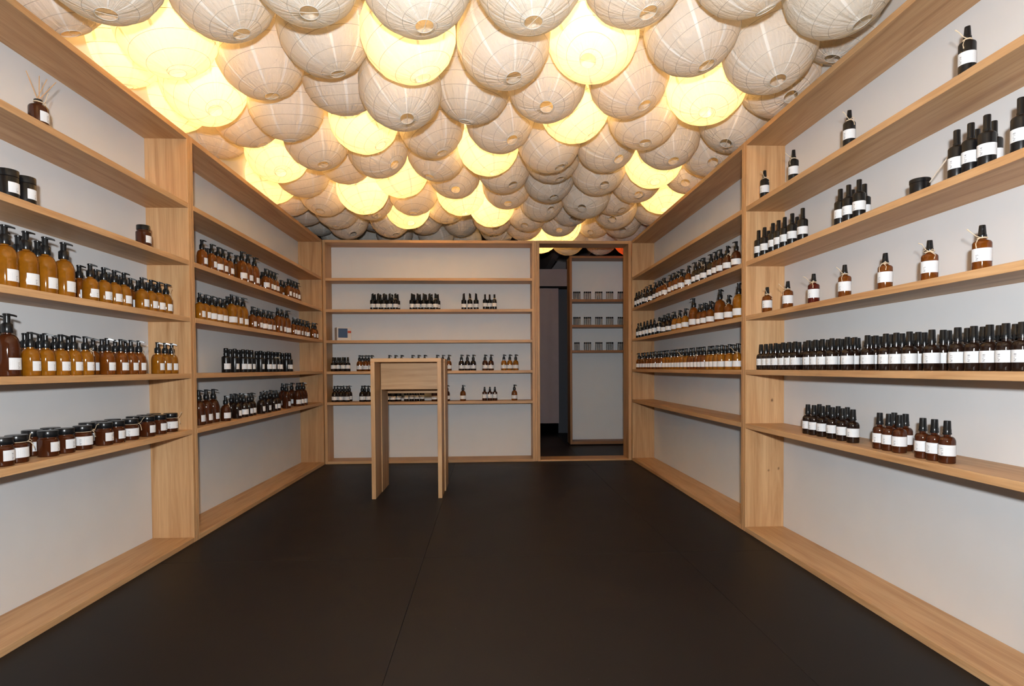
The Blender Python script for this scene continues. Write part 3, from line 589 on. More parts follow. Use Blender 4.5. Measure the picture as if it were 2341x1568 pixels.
 (-1.795, 5.325, 2.634, 0, [0.067, 0.205, -0.976], 'unlit white paper globe lantern, first from left in the eighth row from camera'),
 (-1.423, 5.528, 2.566, 0, [-0.011, -0.131, -0.991], 'unlit white paper globe lantern, second from left in the eighth row from camera'),
 (-1.055, 5.295, 2.592, 0, [0.356, -0.212, -0.91], 'unlit white paper globe lantern, third from left in the eighth row from camera'),
 (-0.756, 5.604, 2.587, 1, [0.2, -0.439, -0.876], 'glowing yellow paper globe lantern, fourth from left in the eighth row from camera'),
 (0.066, 5.45, 2.569, 1, [0.158, -0.164, -0.974], 'glowing yellow paper globe lantern, fifth from left in the eighth row from camera'),
 (0.528, 5.263, 2.586, 0, [0.343, -0.6, -0.723], 'unlit white paper globe lantern, sixth from left in the eighth row from camera'),
 (0.842, 5.555, 2.612, 0, [0.047, -0.537, -0.842], 'unlit white paper globe lantern, seventh from left in the eighth row from camera'),
 (1.208, 5.225, 2.633, 0, [0.205, -0.359, -0.911], 'unlit white paper globe lantern, eighth from left in the eighth row from camera'),
 (-1.807, 5.791, 2.66, 0, [-0.132, 0.336, -0.933], 'unlit white paper globe lantern, first from left in the ninth row from camera'),
 (-1.426, 5.966, 2.567, 0, [0.357, -0.344, -0.869], 'unlit white paper globe lantern, second from left in the ninth row from camera'),
 (-0.982, 5.969, 2.585, 0, [0.28, -0.193, -0.94], 'unlit white paper globe lantern, third from left in the ninth row from camera'),
 (-0.393, 5.809, 2.693, 0, [0.51, -0.127, -0.851], 'unlit white paper globe lantern, fourth from left in the ninth row from camera'),
 (0.08, 5.933, 2.61, 0, [0.144, -0.514, -0.846], 'unlit white paper globe lantern, fifth from left in the ninth row from camera'),
 (0.428, 5.681, 2.59, 0, [-0.176, -0.452, -0.875], 'unlit white paper globe lantern, sixth from left in the ninth row from camera'),
 (0.76, 5.845, 2.575, 0, [-0.041, -0.524, -0.851], 'unlit white paper globe lantern, seventh from left in the ninth row from camera'),
 (1.302, 5.643, 2.606, 0, [-0.246, -0.62, -0.745], 'unlit white paper globe lantern, eighth from left in the ninth row from camera'),
 (1.713, 5.75, 2.673, 0, [-0.296, 0.231, -0.927], 'unlit white paper globe lantern, ninth from left in the ninth row from camera'),
 (-1.802, 6.267, 2.67, 0, [-0.05, 0.431, -0.901], 'unlit white paper globe lantern, first from left in the tenth row from camera'),
 (-1.212, 6.304, 2.727, 0, [0.13, 0.123, -0.984], 'unlit white paper globe lantern, second from left in the tenth row from camera'),
 (-0.661, 6.289, 2.69, 0, [0.538, 0.045, -0.842], 'unlit white paper globe lantern, third from left in the tenth row from camera'),
 (-0.274, 6.475, 2.711, 0, [0.007, -0.064, -0.998], 'unlit white paper globe lantern, fourth from left in the tenth row from camera'),
 (0.147, 6.5, 2.639, 0, [-0.187, 0.114, -0.976], 'unlit white paper globe lantern, fifth from left in the tenth row from camera'),
 (0.42, 6.2, 2.61, 0, [-0.178, 0.03, -0.984], 'unlit white paper globe lantern, sixth from left in the tenth row from camera'),
 (0.87, 6.4, 2.62, 1, [-0.211, 0.008, -0.978], 'glowing yellow paper globe lantern, seventh from left in the tenth row from camera'),
 (1.25, 6.47, 2.71, 0, [-0.261, -0.465, -0.846], 'unlit white paper globe lantern, eighth from left in the tenth row from camera'),
 (1.487, 6.115, 2.629, 0, [-0.085, -0.589, -0.804], 'unlit white paper globe lantern, ninth from left in the tenth row from camera'),
 (1.661, 6.503, 2.64, 0, [-0.165, 0.18, -0.97], 'unlit white paper globe lantern, tenth from left in the tenth row from camera'),
 (-1.699, 6.694, 2.599, 0, [0.134, 0.215, -0.967], 'unlit white paper globe lantern, first from left in the eleventh row from camera'),
 (-1.376, 6.999, 2.6, 0, [-0.063, 0.325, -0.944], 'unlit white paper globe lantern, second from left in the eleventh row from camera'),
 (-1.06, 6.7, 2.6, 0, [0.063, 0.152, -0.986], 'unlit white paper globe lantern, third from left in the eleventh row from camera'),
 (-0.58, 6.8, 2.6, 0, [0.346, 0.104, -0.933], 'unlit white paper globe lantern, fourth from left in the eleventh row from camera'),
 (0.674, 6.835, 2.6, 1, [0.288, 0.187, -0.939], 'glowing yellow paper globe lantern, fifth from left in the eleventh row from camera'),
 (1.024, 6.964, 2.6, 0, [0.318, 0.292, -0.902], 'unlit white paper globe lantern, sixth from left in the eleventh row from camera'),
 (1.423, 6.931, 2.6, 0, [-0.29, 0.015, -0.957], 'unlit white paper globe lantern, seventh from left in the eleventh row from camera'),
 (1.808, 6.981, 2.6, 2, [-0.241, 0.172, -0.955], 'glowing red paper globe lantern, eighth from left in the eleventh row from camera'),
 (-1.786, 7.108, 2.641, 0, [-0.246, 0.315, -0.917], 'unlit white paper globe lantern, first from left in the twelfth row from camera'),
 (-0.9, 7.1, 2.6, 0, [-0.262, 0.048, -0.964], 'unlit white paper globe lantern, second from left in the twelfth row from camera'),
 (-0.26, 7.1, 2.6, 0, [0.217, 0.004, -0.976], 'unlit white paper globe lantern, third from left in the twelfth row from camera'),
]
BOTTLES = [
 ('REED', 'brown', -1.7515, 2.3247, 1.958, 1, '16', 'LN', 'top shelf of the near left unit', 'twine-tied dark brown reed diffuser bottle alone on the top shelf, near left unit'),
 ('BJAR', 'black', -1.7515, 2.1722, 1.631, 0, '1', 'LN', 'second shelf of the near left unit', 'black straight jar, first from left, second shelf, near left unit'),
 ('BJAR', 'black', -1.7515, 2.251, 1.631, 0, '1', 'LN', 'second shelf of the near left unit', 'black straight jar, second from left, second shelf, near left unit'),
 ('SJAR', 'brown', -1.7635, 3.0143, 1.631, 0, '1', 'LN', 'second shelf of the near left unit', 'dark brown glass jar, third from left, second shelf, near left unit'),
 ('P500', 'honey', -1.7665, 2.169, 1.306, 0, '5', 'LN', 'third shelf of the near left unit', 'big golden amber pump bottle, first from left, front rank, third shelf, near left unit'),
 ('P500', 'honey', -1.7665, 2.266, 1.306, 0, '5', 'LN', 'third shelf of the near left unit', 'big golden amber pump bottle, second from left, front rank, third shelf, near left unit'),
 ('P500', 'honey', -1.7665, 2.3612, 1.306, 0, '1', 'LN', 'third shelf of the near left unit', 'big golden amber pump bottle, third from left, front rank, third shelf, near left unit'),
 ('P500', 'honey', -1.7665, 2.4602, 1.306, 0, '1', 'LN', 'third shelf of the near left unit', 'big golden amber pump bottle, fourth from left, front rank, third shelf, near left unit'),
 ('P250', 'honey', -1.7595, 2.6072, 1.306, 0, '5', 'LN', 'third shelf of the near left unit', 'small golden amber pump bottle, fifth from left, front rank, third shelf, near left unit'),
 ('P250', 'honey', -1.7595, 2.6966, 1.306, 0, '5', 'LN', 'third shelf of the near left unit', 'small golden amber pump bottle, sixth from left, front rank, third shelf, near left unit'),
 ('P250', 'honey', -1.7595, 2.7703, 1.306, 0, '1', 'LN', 'third shelf of the near left unit', 'small golden amber pump bottle, seventh from left, front rank, third shelf, near left unit'),
 ('P250', 'honey', -1.7595, 2.8416, 1.306, 0, '1', 'LN', 'third shelf of the near left unit', 'small golden amber pump bottle, eighth from left, front rank, third shelf, near left unit'),
 ('P250', 'honey', -1.7595, 2.9851, 1.306, 0, '1', 'LN', 'third shelf of the near left unit', 'small golden amber pump bottle, ninth from left, front rank, third shelf, near left unit'),
 ('P250', 'honey', -1.7595, 3.0646, 1.306, 0, '1', 'LN', 'third shelf of the near left unit', 'small golden amber pump bottle, tenth from left, front rank, third shelf, near left unit'),
 ('P250', 'honey', -1.7595, 3.1322, 1.306, 0, '1', 'LN', 'third shelf of the near left unit', 'small golden amber pump bottle, eleventh from left, front rank, third shelf, near left unit'),
 ('P250', 'honey', -1.7595, 3.203, 1.306, 1, '1', 'LN', 'third shelf of the near left unit', 'twine-tied small golden amber pump bottle, twelfth from left, front rank, third shelf, near left unit'),
 ('P500', 'amber', -1.8515, 2.2531, 1.306, 0, '5', 'LN', 'third shelf of the near left unit', 'big amber pump bottle, first from left, back rank, third shelf, near left unit'),
 ('P500', 'amber', -1.8515, 2.3382, 1.306, 0, '5', 'LN', 'third shelf of the near left unit', 'big amber pump bottle, second from left, back rank, third shelf, near left unit'),
 ('P500', 'amber', -1.8515, 2.4347, 1.306, 0, '5', 'LN', 'third shelf of the near left unit', 'big amber pump bottle, third from left, back rank, third shelf, near left unit'),
 ('P250', 'amber', -1.8295, 2.64, 1.306, 0, '1', 'LN', 'third shelf of the near left unit', 'small amber pump bottle, fourth from left, back rank, third shelf, near left unit'),
 ('P250', 'amber', -1.8295, 2.7486, 1.306, 0, '1', 'LN', 'third shelf of the near left unit', 'small amber pump bottle, fifth from left, back rank, third shelf, near left unit'),
 ('P250', 'amber', -1.8295, 2.8348, 1.306, 0, '1', 'LN', 'third shelf of the near left unit', 'small amber pump bottle, sixth from left, back rank, third shelf, near left unit'),
 ('P250', 'amber', -1.8295, 2.9132, 1.306, 0, '1', 'LN', 'third shelf of the near left unit', 'small amber pump bottle, seventh from left, back rank, third shelf, near left unit'),
 ('P250', 'amber', -1.8295, 3.007, 1.306, 0, '1', 'LN', 'third shelf of the near left unit', 'small amber pump bottle, eighth from left, back rank, third shelf, near left unit'),
 ('P250', 'amber', -1.8355, 3.0794, 1.306, 0, '1', 'LN', 'third shelf of the near left unit', 'small amber pump bottle, ninth from left, back rank, third shelf, near left unit'),
 ('P250', 'amber', -1.8295, 3.154, 1.306, 0, '1', 'LN', 'third shelf of the near left unit', 'small amber pump bottle, tenth from left, back rank, third shelf, near left unit'),
 ('P250', 'amber', -1.8295, 3.227, 1.306, 0, '1', 'LN', 'third shelf of the near left unit', 'small amber pump bottle, eleventh from left, back rank, third shelf, near left unit'),
 ('P500', 'brown', -1.7665, 2.1702, 0.981, 0, '15', 'LN', 'fourth shelf of the near left unit', 'big dark brown pump bottle, first from left, front rank, fourth shelf, near left unit'),
 ('P250', 'honey', -1.7595, 2.2655, 0.981, 0, '10', 'LN', 'fourth shelf of the near left unit', 'small golden amber pump bottle, second from left, front rank, fourth shelf, near left unit'),
 ('P250', 'honey', -1.7595, 2.3414, 0.981, 0, '10', 'LN', 'fourth shelf of the near left unit', 'small golden amber pump bottle, third from left, front rank, fourth shelf, near left unit'),
 ('P250', 'honey', -1.7595, 2.4229, 0.981, 0, '10', 'LN', 'fourth shelf of the near left unit', 'small golden amber pump bottle, fourth from left, front rank, fourth shelf, near left unit'),
 ('P250', 'honey', -1.7595, 2.495, 0.981, 0, '10', 'LN', 'fourth shelf of the near left unit', 'small golden amber pump bottle, fifth from left, front rank, fourth shelf, near left unit'),
 ('P250', 'honey', -1.7595, 2.5662, 0.981, 1, '10', 'LN', 'fourth shelf of the near left unit', 'twine-tied small golden amber pump bottle, sixth from left, front rank, fourth shelf, near left unit'),
 ('P250', 'amber', -1.7595, 2.7097, 0.981, 0, '12', 'LN', 'fourth shelf of the near left unit', 'small amber pump bottle, seventh from left, front rank, fourth shelf, near left unit'),
 ('P250', 'amber', -1.7595, 2.8074, 0.981, 0, '12', 'LN', 'fourth shelf of the near left unit', 'small amber pump bottle, eighth from left, front rank, fourth shelf, near left unit'),
 ('P250', 'amber', -1.7595, 2.8847, 0.981, 0, '12', 'LN', 'fourth shelf of the near left unit', 'small amber pump bottle, ninth from left, front rank, fourth shelf, near left unit'),
 ('P250', 'amber', -1.7595, 2.9483, 0.981, 1, '12', 'LN', 'fourth shelf of the near left unit', 'twine-tied small amber pump bottle, tenth from left, front rank, fourth shelf, near left unit'),
 ('P250', 'honey', -1.7695, 3.1303, 0.981, 0, '11', 'LN', 'fourth shelf of the near left unit', 'small golden amber pump bottle, eleventh from left, front rank, fourth shelf, near left unit'),
 ('P250', 'honey', -1.7695, 3.201, 0.981, 0, '11', 'LN', 'fourth shelf of the near left unit', 'small golden amber pump bottle, twelfth from left, front rank, fourth shelf, near left unit'),
 ('P250', 'honey', -1.7695, 3.2662, 0.981, 1, '11', 'LN', 'fourth shelf of the near left unit', 'twine-tied small golden amber pump bottle, thirteenth from left, front rank, fourth shelf, near left unit'),
 ('P500', 'amber', -1.8385, 2.2062, 0.981, 0, '15', 'LN', 'fourth shelf of the near left unit', 'big amber pump bottle, first from left, back rank, fourth shelf, near left unit'),
 ('P250', 'amber', -1.8295, 2.3297, 0.981, 0, '10', 'LN', 'fourth shelf of the near left unit', 'small amber pump bottle, second from left, back rank, fourth shelf, near left unit'),
 ('P250', 'amber', -1.8295, 2.4046, 0.981, 0, '10', 'LN', 'fourth shelf of the near left unit', 'small amber pump bottle, third from left, back rank, fourth shelf, near left unit'),
 ('P250', 'amber', -1.8295, 2.4846, 0.981, 0, '10', 'LN', 'fourth shelf of the near left unit', 'small amber pump bottle, fourth from left, back rank, fourth shelf, near left unit'),
 ('P250', 'amber', -1.8295, 2.5626, 0.981, 0, '10', 'LN', 'fourth shelf of the near left unit', 'small amber pump bottle, fifth from left, back rank, fourth shelf, near left unit'),
 ('P250', 'amber', -1.8295, 2.72, 0.981, 0, '10', 'LN', 'fourth shelf of the near left unit', 'small amber pump bottle, sixth from left, back rank, fourth shelf, near left unit'),
 ('P250', 'amber', -1.8355, 2.7892, 0.981, 0, '12', 'LN', 'fourth shelf of the near left unit', 'small amber pump bottle, seventh from left, back rank, fourth shelf, near left unit'),
 ('P250', 'amber', -1.8295, 2.8756, 0.981, 0, '12', 'LN', 'fourth shelf of the near left unit', 'small amber pump bottle, eighth from left, back rank, fourth shelf, near left unit'),
 ('P250', 'amber', -1.8295, 2.9569, 0.981, 0, '12', 'LN', 'fourth shelf of the near left unit', 'small amber pump bottle, ninth from left, back rank, fourth shelf, near left unit'),
 ('JAR', 'brown', -1.7545, 2.1191, 0.657, 0, '18', 'LN', 'lowest shelf of the near left unit', 'dark brown glass jar, first from left, front rank, lowest shelf, near left unit'),
 ('JAR', 'brown', -1.7665, 2.1989, 0.657, 1, '18', 'LN', 'lowest shelf of the near left unit', 'twine-tied dark brown glass jar, second from left, front rank, lowest shelf, near left unit'),
 ('JAR', 'brown', -1.7645, 2.349, 0.657, 0, '16', 'LN', 'lowest shelf of the near left unit', 'dark brown glass jar, third from left, front rank, lowest shelf, near left unit'),
 ('JAR', 'brown', -1.7645, 2.4387, 0.657, 0, '16', 'LN', 'lowest shelf of the near left unit', 'dark brown glass jar, fourth from left, front rank, lowest shelf, near left unit'),
 ('JAR', 'brown', -1.7645, 2.5438, 0.657, 1, '10', 'LN', 'lowest shelf of the near left unit', 'twine-tied dark brown glass jar, fifth from left, front rank, lowest shelf, near left unit'),
 ('JAR', 'brown', -1.7645, 2.6824, 0.657, 0, '10', 'LN', 'lowest shelf of the near left unit', 'dark brown glass jar, sixth from left, front rank, lowest shelf, near left unit'),
 ('JAR', 'brown', -1.7645, 2.7688, 0.657, 0, '12', 'LN', 'lowest shelf of the near left unit', 'dark brown glass jar, seventh from left, front rank, lowest shelf, near left unit'),
 ('JAR', 'brown', -1.7645, 2.8749, 0.657, 1, '12', 'LN', 'lowest shelf of the near left unit', 'twine-tied dark brown glass jar, eighth from left, front rank, lowest shelf, near left unit'),
 ('JAR', 'brown', -1.7645, 3.016, 0.657, 0, '11', 'LN', 'lowest shelf of the near left unit', 'dark brown glass jar, ninth from left, front rank, lowest shelf, near left unit'),
 ('JAR', 'brown', -1.7645, 3.1223, 0.657, 0, '11', 'LN', 'lowest shelf of the near left unit', 'dark brown glass jar, tenth from left, front rank, lowest shelf, near left unit'),
 ('JAR', 'brown', -1.7645, 3.2321, 0.657, 1, '11', 'LN', 'lowest shelf of the near left unit', 'twine-tied dark brown glass jar, eleventh from left, front rank, lowest shelf, near left unit'),
 ('JAR', 'brown', -1.8445, 2.3734, 0.657, 0, '16', 'LN', 'lowest shelf of the near left unit', 'dark brown glass jar, first from left, back rank, lowest shelf, near left unit'),
 ('JAR', 'brown', -1.8445, 2.4702, 0.657, 0, '16', 'LN', 'lowest shelf of the near left unit', 'dark brown glass jar, second from left, back rank, lowest shelf, near left unit'),
 ('JAR', 'brown', -1.8445, 2.6937, 0.657, 0, '10', 'LN', 'lowest shelf of the near left unit', 'dark brown glass jar, third from left, back rank, lowest shelf, near left unit'),
 ('JAR', 'brown', -1.8445, 2.7736, 0.657, 0, '10', 'LN', 'lowest shelf of the near left unit', 'dark brown glass jar, fourth from left, back rank, lowest shelf, near left unit'),
 ('JAR', 'brown', -1.8445, 2.8684, 0.657, 0, '10', 'LN', 'lowest shelf of the near left unit', 'dark brown glass jar, fifth from left, back rank, lowest shelf, near left unit'),
 ('JAR', 'brown', -1.8445, 3.0348, 0.657, 0, '11', 'LN', 'lowest shelf of the near left unit', 'dark brown glass jar, sixth from left, back rank, lowest shelf, near left unit'),
 ('JAR', 'brown', -1.8445, 3.1256, 0.657, 0, '11', 'LN', 'lowest shelf of the near left unit', 'dark brown glass jar, seventh from left, back rank, lowest shelf, near left unit'),
 ('JAR', 'brown', -1.8445, 3.2139, 0.657, 0, '11', 'LN', 'lowest shelf of the near left unit', 'dark brown glass jar, eighth from left, back rank, lowest shelf, near left unit'),
 ('P250', 'amber', -1.7415, 3.5718, 1.631, 0, '7', 'LF', 'second shelf of the far left unit', 'small amber pump bottle, first from left, front rank, second shelf, far left unit'),
 ('P250', 'amber', -1.7415, 3.6938, 1.631, 0, '7', 'LF', 'second shelf of the far left unit', 'small amber pump bottle, second from left, front rank, second shelf, far left unit'),
 ('P250', 'amber', -1.7415, 3.782, 1.631, 0, '7', 'LF', 'second shelf of the far left unit', 'small amber pump bottle, third from left, front rank, second shelf, far left unit'),
 ('P250', 'amber', -1.7415, 3.8494, 1.631, 0, '7', 'LF', 'second shelf of the far left unit', 'small amber pump bottle, fourth from left, front rank, second shelf, far left unit'),
 ('P250', 'amber', -1.7415, 3.9389, 1.631, 0, '7', 'LF', 'second shelf of the far left unit', 'small amber pump bottle, fifth from left, front rank, second shelf, far left unit'),
 ('P400', 'amber', -1.7465, 4.1504, 1.631, 0, '7', 'LF', 'second shelf of the far left unit', 'tall amber pump bottle, sixth from left, front rank, second shelf, far left unit'),
 ('P400', 'amber', -1.7465, 4.2548, 1.631, 0, '7', 'LF', 'second shelf of the far left unit', 'tall amber pump bottle, seventh from left, front rank, second shelf, far left unit'),
 ('P400', 'amber', -1.7465, 4.3727, 1.631, 0, '7', 'LF', 'second shelf of the far left unit', 'tall amber pump bottle, eighth from left, front rank, second shelf, far left unit'),
 ('P250', 'amber', -1.7415, 4.5717, 1.631, 0, '7', 'LF', 'second shelf of the far left unit', 'small amber pump bottle, ninth from left, front rank, second shelf, far left unit'),
 ('P250', 'amber', -1.7415, 4.6531, 1.631, 0, '7', 'LF', 'second shelf of the far left unit', 'small amber pump bottle, tenth from left, front rank, second shelf, far left unit'),
 ('P250', 'amber', -1.7415, 4.7184, 1.631, 0, '7', 'LF', 'second shelf of the far left unit', 'small amber pump bottle, eleventh from left, front rank, second shelf, far left unit'),
 ('P250', 'amber', -1.7415, 4.7857, 1.631, 1, '7', 'LF', 'second shelf of the far left unit', 'twine-tied small amber pump bottle, twelfth from left, front rank, second shelf, far left unit'),
 ('P250', 'amber', -1.7415, 5.0865, 1.631, 0, '7', 'LF', 'second shelf of the far left unit', 'small amber pump bottle, thirteenth from left, front rank, second shelf, far left unit'),
 ('P250', 'amber', -1.7415, 5.165, 1.631, 0, '7', 'LF', 'second shelf of the far left unit', 'small amber pump bottle, fourteenth from left, front rank, second shelf, far left unit'),
 ('P250', 'amber', -1.7415, 5.2343, 1.631, 0, '7', 'LF', 'second shelf of the far left unit', 'small amber pump bottle, fifteenth from left, front rank, second shelf, far left unit'),
 ('P250', 'amber', -1.7415, 5.3175, 1.631, 0, '7', 'LF', 'second shelf of the far left unit', 'small amber pump bottle, sixteenth from left, front rank, second shelf, far left unit'),
 ('P250', 'amber', -1.8295, 3.814, 1.631, 0, '7', 'LF', 'second shelf of the far left unit', 'small amber pump bottle, first from left, back rank, second shelf, far left unit'),
 ('P250', 'amber', -1.8295, 3.9404, 1.631, 0, '7', 'LF', 'second shelf of the far left unit', 'small amber pump bottle, second from left, back rank, second shelf, far left unit'),
 ('P400', 'amber', -1.8445, 4.2843, 1.631, 0, '7', 'LF', 'second shelf of the far left unit', 'tall amber pump bottle, third from left, back rank, second shelf, far left unit'),
 ('P250', 'amber', -1.8295, 4.7278, 1.631, 0, '7', 'LF', 'second shelf of the far left unit', 'small amber pump bottle, fourth from left, back rank, second shelf, far left unit'),
 ('P250', 'amber', -1.8295, 5.1521, 1.631, 0, '7', 'LF', 'second shelf of the far left unit', 'small amber pump bottle, fifth from left, back rank, second shelf, far left unit'),
 ('P250', 'amber', -1.8295, 5.2397, 1.631, 0, '7', 'LF', 'second shelf of the far left unit', 'small amber pump bottle, sixth from left, back rank, second shelf, far left unit'),
 ('P250', 'honey', -1.7595, 3.5696, 1.306, 0, '8', 'LF', 'third shelf of the far left unit', 'small golden amber pump bottle, first from left, front rank, third shelf, far left unit'),
 ('P250', 'honey', -1.7595, 3.6401, 1.306, 0, '8', 'LF', 'third shelf of the far left unit', 'small golden amber pump bottle, second from left, front rank, third shelf, far left unit'),
 ('P250', 'honey', -1.7595, 3.7252, 1.306, 0, '8', 'LF', 'third shelf of the far left unit', 'small golden amber pump bottle, third from left, front rank, third shelf, far left unit'),
 ('P250', 'honey', -1.7595, 3.8084, 1.306, 0, '8', 'LF', 'third shelf of the far left unit', 'small golden amber pump bottle, fourth from left, front rank, third shelf, far left unit'),
 ('P250', 'honey', -1.7595, 3.8764, 1.306, 0, '8', 'LF', 'third shelf of the far left unit', 'small golden amber pump bottle, fifth from left, front rank, third shelf, far left unit'),
 ('P400', 'honey', -1.7645, 4.0181, 1.306, 0, '8', 'LF', 'third shelf of the far left unit', 'tall golden amber pump bottle, sixth from left, front rank, third shelf, far left unit'),
 ('P400', 'honey', -1.7645, 4.108, 1.306, 0, '8', 'LF', 'third shelf of the far left unit', 'tall golden amber pump bottle, seventh from left, front rank, third shelf, far left unit'),
 ('P400', 'honey', -1.7645, 4.2022, 1.306, 0, '8', 'LF', 'third shelf of the far left unit', 'tall golden amber pump bottle, eighth from left, front rank, third shelf, far left unit'),
 ('P250', 'amber', -1.7595, 4.3515, 1.306, 0, '8', 'LF', 'third shelf of the far left unit', 'small amber pump bottle, ninth from left, front rank, third shelf, far left unit'),
 ('P250', 'amber', -1.7595, 4.4663, 1.306, 0, '8', 'LF', 'third shelf of the far left unit', 'small amber pump bottle, tenth from left, front rank, third shelf, far left unit'),
 ('P250', 'amber', -1.7595, 4.5697, 1.306, 0, '8', 'LF', 'third shelf of the far left unit', 'small amber pump bottle, eleventh from left, front rank, third shelf, far left unit'),
 ('P250', 'amber', -1.7595, 4.6596, 1.306, 0, '8', 'LF', 'third shelf of the far left unit', 'small amber pump bottle, twelfth from left, front rank, third shelf, far left unit'),
 ('P250', 'amber', -1.7595, 4.7342, 1.306, 0, '8', 'LF', 'third shelf of the far left unit', 'small amber pump bottle, thirteenth from left, front rank, third shelf, far left unit'),
 ('P400', 'amber', -1.7645, 4.8846, 1.306, 0, '8', 'LF', 'third shelf of the far left unit', 'tall amber pump bottle, fourteenth from left, front rank, third shelf, far left unit'),
 ('P400', 'amber', -1.7645, 4.9875, 1.306, 0, '8', 'LF', 'third shelf of the far left unit', 'tall amber pump bottle, fifteenth from left, front rank, third shelf, far left unit'),
 ('P400', 'amber', -1.7645, 5.1059, 1.306, 0, '8', 'LF', 'third shelf of the far left unit', 'tall amber pump bottle, sixteenth from left, front rank, third shelf, far left unit'),
 ('P250', 'amber', -1.7595, 5.2619, 1.306, 0, '8', 'LF', 'third shelf of the far left unit', 'small amber pump bottle, seventeenth from left, front rank, third shelf, far left unit'),
 ('P250', 'amber', -1.7595, 5.3577, 1.306, 0, '8', 'LF', 'third shelf of the far left unit', 'small amber pump bottle, eighteenth from left, front rank, third shelf, far left unit'),
 ('P250', 'amber', -1.7595, 5.4445, 1.306, 0, '8', 'LF', 'third shelf of the far left unit', 'small amber pump bottle, nineteenth from left, front rank, third shelf, far left unit'),
 ('P250', 'amber', -1.7595, 5.5341, 1.306, 0, '8', 'LF', 'third shelf of the far left unit', 'small amber pump bottle, twentieth from left, front rank, third shelf, far left unit'),
 ('P250', 'amber', -1.7595, 5.6404, 1.306, 0, '8', 'LF', 'third shelf of the far left unit', 'small amber pump bottle, twenty-first from left, front rank, third shelf, far left unit'),
 ('P250', 'amber', -1.7595, 5.8366, 1.306, 0, '8', 'LF', 'third shelf of the far left unit', 'small amber pump bottle, twenty-second from left, front rank, third shelf, far left unit'),
 ('P250', 'amber', -1.7595, 5.919, 1.306, 0, '8', 'LF', 'third shelf of the far left unit', 'small amber pump bottle, twenty-third from left, front rank, third shelf, far left unit'),
 ('P250', 'amber', -1.8295, 3.7446, 1.306, 0, '8', 'LF', 'third shelf of the far left unit', 'small amber pump bottle, first from left, back rank, third shelf, far left unit'),
 ('P250', 'amber', -1.8295, 3.8252, 1.306, 0, '8', 'LF', 'third shelf of the far left unit', 'small amber pump bottle, second from left, back rank, third shelf, far left unit'),
 ('P250', 'amber', -1.8295, 3.9156, 1.306, 0, '8', 'LF', 'third shelf of the far left unit', 'small amber pump bottle, third from left, back rank, third shelf, far left unit'),
 ('P400', 'amber', -1.8445, 4.1302, 1.306, 0, '8', 'LF', 'third shelf of the far left unit', 'tall amber pump bottle, fourth from left, back rank, third shelf, far left unit'),
 ('P250', 'amber', -1.8295, 4.583, 1.306, 0, '8', 'LF', 'third shelf of the far left unit', 'small amber pump bottle, fifth from left, back rank, third shelf, far left unit'),
 ('P250', 'amber', -1.8295, 4.7055, 1.306, 0, '8', 'LF', 'third shelf of the far left unit', 'small amber pump bottle, sixth from left, back rank, third shelf, far left unit'),
 ('P250', 'amber', -1.8295, 5.52, 1.306, 0, '8', 'LF', 'third shelf of the far left unit', 'small amber pump bottle, seventh from left, back rank, third shelf, far left unit'),
 ('P250', 'amber', -1.8295, 5.6214, 1.306, 0, '8', 'LF', 'third shelf of the far left unit', 'small amber pump bottle, eighth from left, back rank, third shelf, far left unit'),
 ('P250', 'amber', -1.8255, 5.919, 1.306, 0, '8', 'LF', 'third shelf of the far left unit', 'small amber pump bottle, ninth from left, back rank, third shelf, far left unit'),
 ('OVER', 'black', -1.7565, 3.9019, 0.981, 0, '9', 'LF', 'fourth shelf of the far left unit', 'black domed-cap bottle, first from left, front rank, fourth shelf, far left unit'),
 ('OVER', 'black', -1.7565, 4.035, 0.981, 0, '9', 'LF', 'fourth shelf of the far left unit', 'black domed-cap bottle, second from left, front rank, fourth shelf, far left unit'),
 ('OVER', 'black', -1.7565, 4.1703, 0.981, 0, '9', 'LF', 'fourth shelf of the far left unit', 'black domed-cap bottle, third from left, front rank, fourth shelf, far left unit'),
 ('OVER', 'black', -1.7565, 4.2453, 0.981, 0, '9', 'LF', 'fourth shelf of the far left unit', 'black domed-cap bottle, fourth from left, front rank, fourth shelf, far left unit'),
 ('OVER', 'black', -1.7565, 4.3152, 0.981, 0, '9', 'LF', 'fourth shelf of the far left unit', 'black domed-cap bottle, fifth from left, front rank, fourth shelf, far left unit'),
 ('OVER', 'black', -1.7565, 4.4878, 0.981, 0, '9', 'LF', 'fourth shelf of the far left unit', 'black domed-cap bottle, sixth from left, front rank, fourth shelf, far left unit'),
 ('OVER', 'black', -1.7565, 4.6473, 0.981, 0, '9', 'LF', 'fourth shelf of the far left unit', 'black domed-cap bottle, seventh from left, front rank, fourth shelf, far left unit'),
 ('OVER', 'black', -1.7565, 4.7315, 0.981, 0, '9', 'LF', 'fourth shelf of the far left unit', 'black domed-cap bottle, eighth from left, front rank, fourth shelf, far left unit'),
 ('OVER', 'black', -1.7565, 4.809, 0.981, 1, '9', 'LF', 'fourth shelf of the far left unit', 'twine-tied black domed-cap bottle, ninth from left, front rank, fourth shelf, far left unit'),
 ('OVER', 'black', -1.7565, 4.8891, 0.981, 0, '9', 'LF', 'fourth shelf of the far left unit', 'black domed-cap bottle, tenth from left, front rank, fourth shelf, far left unit'),
 ('OVER', 'black', -1.7565, 5.0578, 0.981, 0, '9', 'LF', 'fourth shelf of the far left unit', 'black domed-cap bottle, eleventh from left, front rank, fourth shelf, far left unit'),
 ('OVER', 'black', -1.7565, 5.1353, 0.981, 0, '9', 'LF', 'fourth shelf of the far left unit', 'black domed-cap bottle, twelfth from left, front rank, fourth shelf, far left unit'),
 ('OVER', 'black', -1.8265, 4.1253, 0.981, 0, '9', 'LF', 'fourth shelf of the far left unit', 'black domed-cap bottle, first from left, back rank, fourth shelf, far left unit'),
